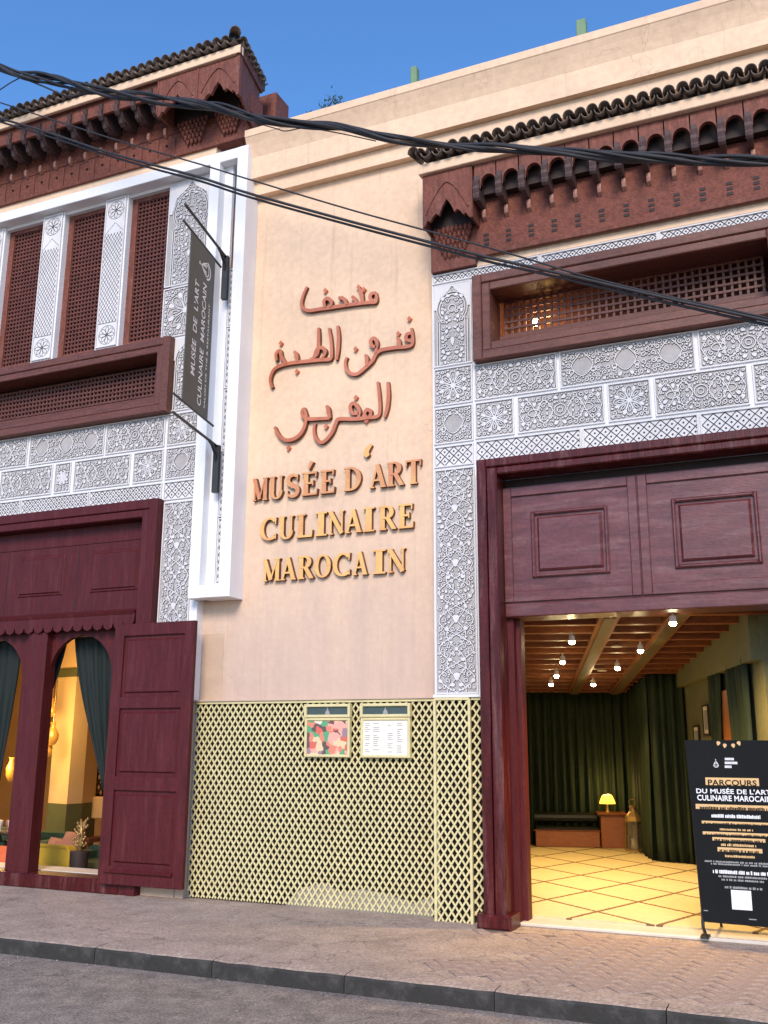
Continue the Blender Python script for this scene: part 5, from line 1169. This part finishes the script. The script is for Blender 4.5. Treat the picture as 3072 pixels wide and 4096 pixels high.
# wooden chair with upholstered back
q = lx(735, 1560, 12.9); ho = (q[0], 12.9, FZ); ch = thing('chair', 'wooden chair with a tan upholstered back beside the pillar', 'chair', loc=ho)
zt_ = lx(735, 1380, 12.9)[2]; zm_ = q[2]; zs_ = FZ + .45
T(MB().bbox(q[0] - .24, q[0] + .24, 12.9, 12.98, max(zm_, zs_ + .05), zt_, .02), ho).build('backrest', m_bgold, ch); T(MB().bbox(q[0] - .27, q[0] + .27, 12.55, 13.0, zs_ - .06, zs_, .01), ho).build('seat', m_brown, ch)
for a in (-.25, .21):
    for c_ in (12.57, 12.95): T(MB().box(q[0] + a, q[0] + a + .04, c_, c_ + .04, FZ, zs_ - .06), ho).build('leg', m_brown, ch)
# mustard armchair
a = lx(270, 1955, 10.0); b2 = lx(570, 1782, 10.0); ao = ((a[0] + b2[0]) / 2, 10.0, FZ); ac = thing('armchair', 'mustard yellow velvet armchair with a rounded back in the arched doorway', 'armchair', loc=ao)
w = b2[0] - a[0] + .25; h = b2[2] - FZ; xr = b2[0]
def rounded(x0, x1, z0, z1, r, n=6):
    return [(x0, z0), (x1 - .02, z0)] + [(x1 - r + r * cos(pi / 2 * k / n), z1 - r + r * sin(pi / 2 * k / n)) for k in range(n + 1)] + [(x0 + r - r * sin(pi / 2 * k / n), z1 - r + r * cos(pi / 2 * k / n)) for k in range(n + 1)]
T(MB().prism(rounded(xr - w, xr, FZ + .06, b2[2], .08), 10.0, 10.12), ao).build('backrest', m_yel, ac); T(MB().ribbon(rounded(xr - w, xr, FZ + .06, b2[2], .08)[1:], .03, 10.0, 9.975), ao).build('piping', m_yel, ac)
T(MB().bbox(xr - w + .03, xr - .03, 10.12, 10.65, FZ + .08, FZ + h * .62, .03), ao).build('seat', m_yel, ac)
for sx in (xr - w + .06, xr - .1):
    for sy in (10.02, 10.58): T(MB().box(sx, sx + .04, sy, sy + .04, FZ, FZ + .08), ao).build('leg', m_dark, ac)
# green sofas, cushions
def sofa(x0, x1, y0, z1, lab):
    o = ((x0 + x1) / 2, y0, FZ); s_ = thing('sofa', lab, 'sofa', loc=o)
    T(MB().prism(rounded(x0, x1, FZ + .05, z1, .12), y0 + .55, y0 + .75), o).build('backrest', m_gsofa, s_); T(MB().bbox(x0 + .02, x1 - .02, y0, y0 + .56, FZ + .05, FZ + .42, .05), o).build('seat', m_gsofa, s_)
    for xx in (x0, x1 - .18): T(MB().bbox(xx, xx + .18, y0 - .02, y0 + .6, FZ + .04, min(FZ + .58, z1 - .06), .06), o).build('armrest', m_gsofa, s_)
    return s_
q = lx(430, 1650, 11.6); sofa(q[0] - 1.1, q[0] + .42, 11.0, q[2] - .03, 'dark green velvet sofa below the lit pillar')
q = lx(740, 1800, 10.6); sofa(q[0] - .30, q[0] + 1.2, 10.3, q[2] + .02, 'dark green velvet sofa end behind the gilded figure')
q = lx(30, 1720, 10.9); sofa(q[0] - 1.2, q[0] + .35, 10.5, q[2] + .12, 'dark green velvet sofa seen through the neighbouring arch')
def cushion(cx_, y, z, s, m, lab, tilt=.3):
    mb = MB(); n = 8; vs_ = []
    for j in range(n + 1):
        for i in range(n + 1):
            a, b_ = i / n * 2 - 1, j / n * 2 - 1; vs_.append((a * s * (1 - .08 * b_ * b_), -.06 * (1 - a * a) * (1 - b_ * b_) ** .7 if True else 0, b_ * s * (1 - .08 * a * a)))
    k = len(vs_); back = [(x, -y_, z_) for x, y_, z_ in vs_]; w_ = n + 1
    F = [(j * w_ + i, j * w_ + i + 1, (j + 1) * w_ + i + 1, (j + 1) * w_ + i) for j in range(n) for i in range(n)]
    mb.add(vs_, F); mb.add(back, [f[::-1] for f in F]); o = mb.build('cushion', m, None, True, (cx_, y, z)); o.rotation_euler = (-.3, tilt, 0); tag(o, lab, 'cushion')
q = lx(580, 1745, 10.9); cushion(q[0], 10.88, q[2] - .04, .17, m_cush, 'terracotta cushion leaning upright by the gilded figure', .12)
q = lx(440, 1760, 10.9); cushion(q[0], 10.92, q[2] - .12, .19, m_cush, 'terracotta cushion lying on the green sofa behind the mustard armchair', .2)
q = lx(25, 1890, 10.05); cushion(q[0], 10.05, q[2], .17, m_cushp, 'bright orange cushion low in the neighbouring arch', .1)
# gilded branches in a dark pot
q0 = lx(640, 1815, 10.0); q1 = lx(655, 1560, 10.0); go = (q0[0], 10.0, FZ); gf = thing('gilded_figure', 'gilded branching ornament in a dark pot standing by the doorway', 'ornament', loc=go); hz = q1[2] - FZ; hp = q0[2] - FZ; rg_ = random.Random(12)
MB().lathe([(.08, 0), (.09, .03), (.10, hp * .5), (.115, hp - .02), (.11, hp)], n=16).build('pot', m_dark, gf, True)
MB().tube([(0, 0, hp - .05), (.01, 0, hp + (hz - hp) * .5), (-.01, 0, hz)], [.035, .03, .012], 8).build('stem', m_brass, gf, True)
for k in range(26):
    t = rg_.uniform(0, 2 * pi); z0_ = hp + (hz - hp) * rg_.uniform(.12, .92); rr_ = rg_.uniform(.04, .115) * (1.1 - .5 * (z0_ - hp) / (hz - hp))
    MB().tube([(0, 0, z0_ - .02), (rr_ * .6 * cos(t), rr_ * .6 * sin(t), z0_), (rr_ * cos(t), rr_ * sin(t), z0_ + .03)], [.012, .016, .006], 6).lathe([(.004, -.02), (.018, 0), (.004, .02)], rr_ * cos(t), rr_ * sin(t), z0_ + .035, 6).build('branch', m_brass, gf, True)
# glowing vase sconces stacked beside the pillar
for lab, x, y0_, y1_, w_ in (('glowing rounded vase lamp hung beside the lit pillar', 415, 780, 970, .20), ('glowing small lamp hung above the rounded vase lamp', 410, 590, 740, .16), ('glowing pointed lamp hung below the rounded vase lamp', 380, 960, 1060, .14)):
    Y = 11.9; a = lx(x, y1_, Y); b2 = lx(x, y0_, Y); hh = b2[2] - a[2]; o = thing('vase_lamp', lab, 'lamp', loc=(a[0], Y, a[2]))
    MB().lathe([(.02, 0), (.06 * w_ / .2, hh * .08), (w_ * .45, hh * .25), (w_ * .5, hh * .45), (w_ * .3, hh * .68), (w_ * .16, hh * .8), (w_ * .22, hh)], n=14).build('lamp_body', m_glow, o, True)
    MB().tube([(0, 0, hh), (0, 0, 3.3 - a[2])], .006, 6).build('lamp_cord', m_brass, o)
ld = bpy.data.lights.new('vase_lamp_light', 'POINT'); ld.energy = 38; ld.color = (1, .66, .26); ld.shadow_soft_size = .15; lo = bpy.data.objects.new('vase_lamp_light', ld); COL.objects.link(lo); lo.parent = o; lo.location = (.35, -.55, .6)
# small table with pink glasses in the neighbouring arch
q = lx(40, 1660, 10.6); o_ = (q[0], 10.6, FZ); tb = thing('side_table', 'dark side table carrying pale glasses in the neighbouring arch', 'table', loc=o_); zt_ = q[2]
MB().bbox(-.35, .25, -.2, .2, zt_ - FZ - .03, zt_ - FZ, .006).build('table_top', m_dark, tb)
for a in (-.3, .18): MB().tube([(a, 0, 0), (-a * .5, 0, zt_ - FZ - .03)], .014, 6).build('leg', m_dark, tb)
for i, a in enumerate((-.17, -.05, .05, .14)):
    tag(MB().lathe([(.03, 0), (.032, .01), (.008, .02), (.03, .06), (.042, .12), (.036, .15)], n=12).build('drinking_glass', m_paper if i % 2 else m_cush, None, True, (q[0] + a, 10.6 - .05 * (i % 2), zt_)), 'small pale glass standing on the dark side table', 'glass', 'glasses on the side table')
tw = lx(90, 1150, 11.8); tag(MB().lathe([(.03, 0), (.07, .08), (.08, .2), (.03, .32), (.05, .36)], n=12).build('vase_lamp', m_glow, None, True, (tw[0], 11.8, tw[2] - .2)), 'bright glowing lamp seen under the tied curtain of the neighbouring arch', 'lamp')
ld = bpy.data.lights.new('vase_lamp_light', 'POINT'); ld.energy = 25; ld.color = (1, .66, .22); ld.shadow_soft_size = .1; lo = bpy.data.objects.new('vase_lamp_light', ld); COL.objects.link(lo); lo.location = (tw[0], 11.5, tw[2] + .1)
# tied-back curtains in the arches
Yc = 9.36
def dx_(x, y): return lx(x, y, Yc)[0], Yc
ga = lambda t: min(1, t * 1.05) ** 1.5
tag(curtain('curtain', (dx_(600, 60), dx_(930, 60)), (dx_(835, 1110), dx_(900, 1110)), 2.95, lx(800, 1110, Yc)[2] - .3, 5, .03, m_curtd, 14, ga), 'dark teal curtain tied back beside the open door leaf', 'curtain')
tag(curtain('curtain', (dx_(370, 60), dx_(560, 60)), (dx_(330, 620), dx_(390, 620)), 2.95, lx(400, 640, Yc)[2], 4, .03, m_curtd, 12, ga), 'narrow dark teal curtain gathered beside the maroon mullion', 'curtain')
tag(curtain('curtain', (dx_(-180, 60), dx_(190, 60)), (dx_(-120, 1330), dx_(-10, 1300)), 2.95, lx(100, 1300, Yc)[2] - .1, 6, .03, m_curtd, 14, ga), 'dark teal curtain tied back in the neighbouring arch', 'curtain')

# ================================================================ STREET GRIT
gr_ = random.Random(21); mb = MB()
for k in range(420):
    x = gr_.uniform(-8, .5)
    if k % 3 == 0: y, z = gr_.uniform(5.2, 6.7), -.13
    elif k % 3 == 1: y, z = gr_.gauss(6.70, .05), -.13
    else: y, z = gr_.uniform(6.95, 9.1), 0.
    if y > 6.72 and z < 0: y = 6.70
    a = gr_.uniform(.003, .009) * (1.6 if gr_.random() < .08 else 1)
    v = [(x + a * gr_.uniform(.6, 1.3), y, z + a * .4), (x - a, y + a * .3, z + a * .5), (x, y + a, z + a * .3), (x, y - a, z + a * .4), (x, y, z + a * gr_.uniform(.8, 1.4)), (x, y, z - .002)]
    mb.add(v, [(0, 2, 4), (2, 1, 4), (1, 3, 4), (3, 0, 4), (2, 0, 5), (1, 2, 5), (3, 1, 5), (0, 3, 5)])
stuff(mb.build('street_grit', mat('pale_grit', (.45, .38, .32), (.16, .13, .115), 30, .9))); bpy.data.objects['street_grit']['label'] = 'scattered small grit along the kerb and pavement'; bpy.data.objects['street_grit']['category'] = 'grit'
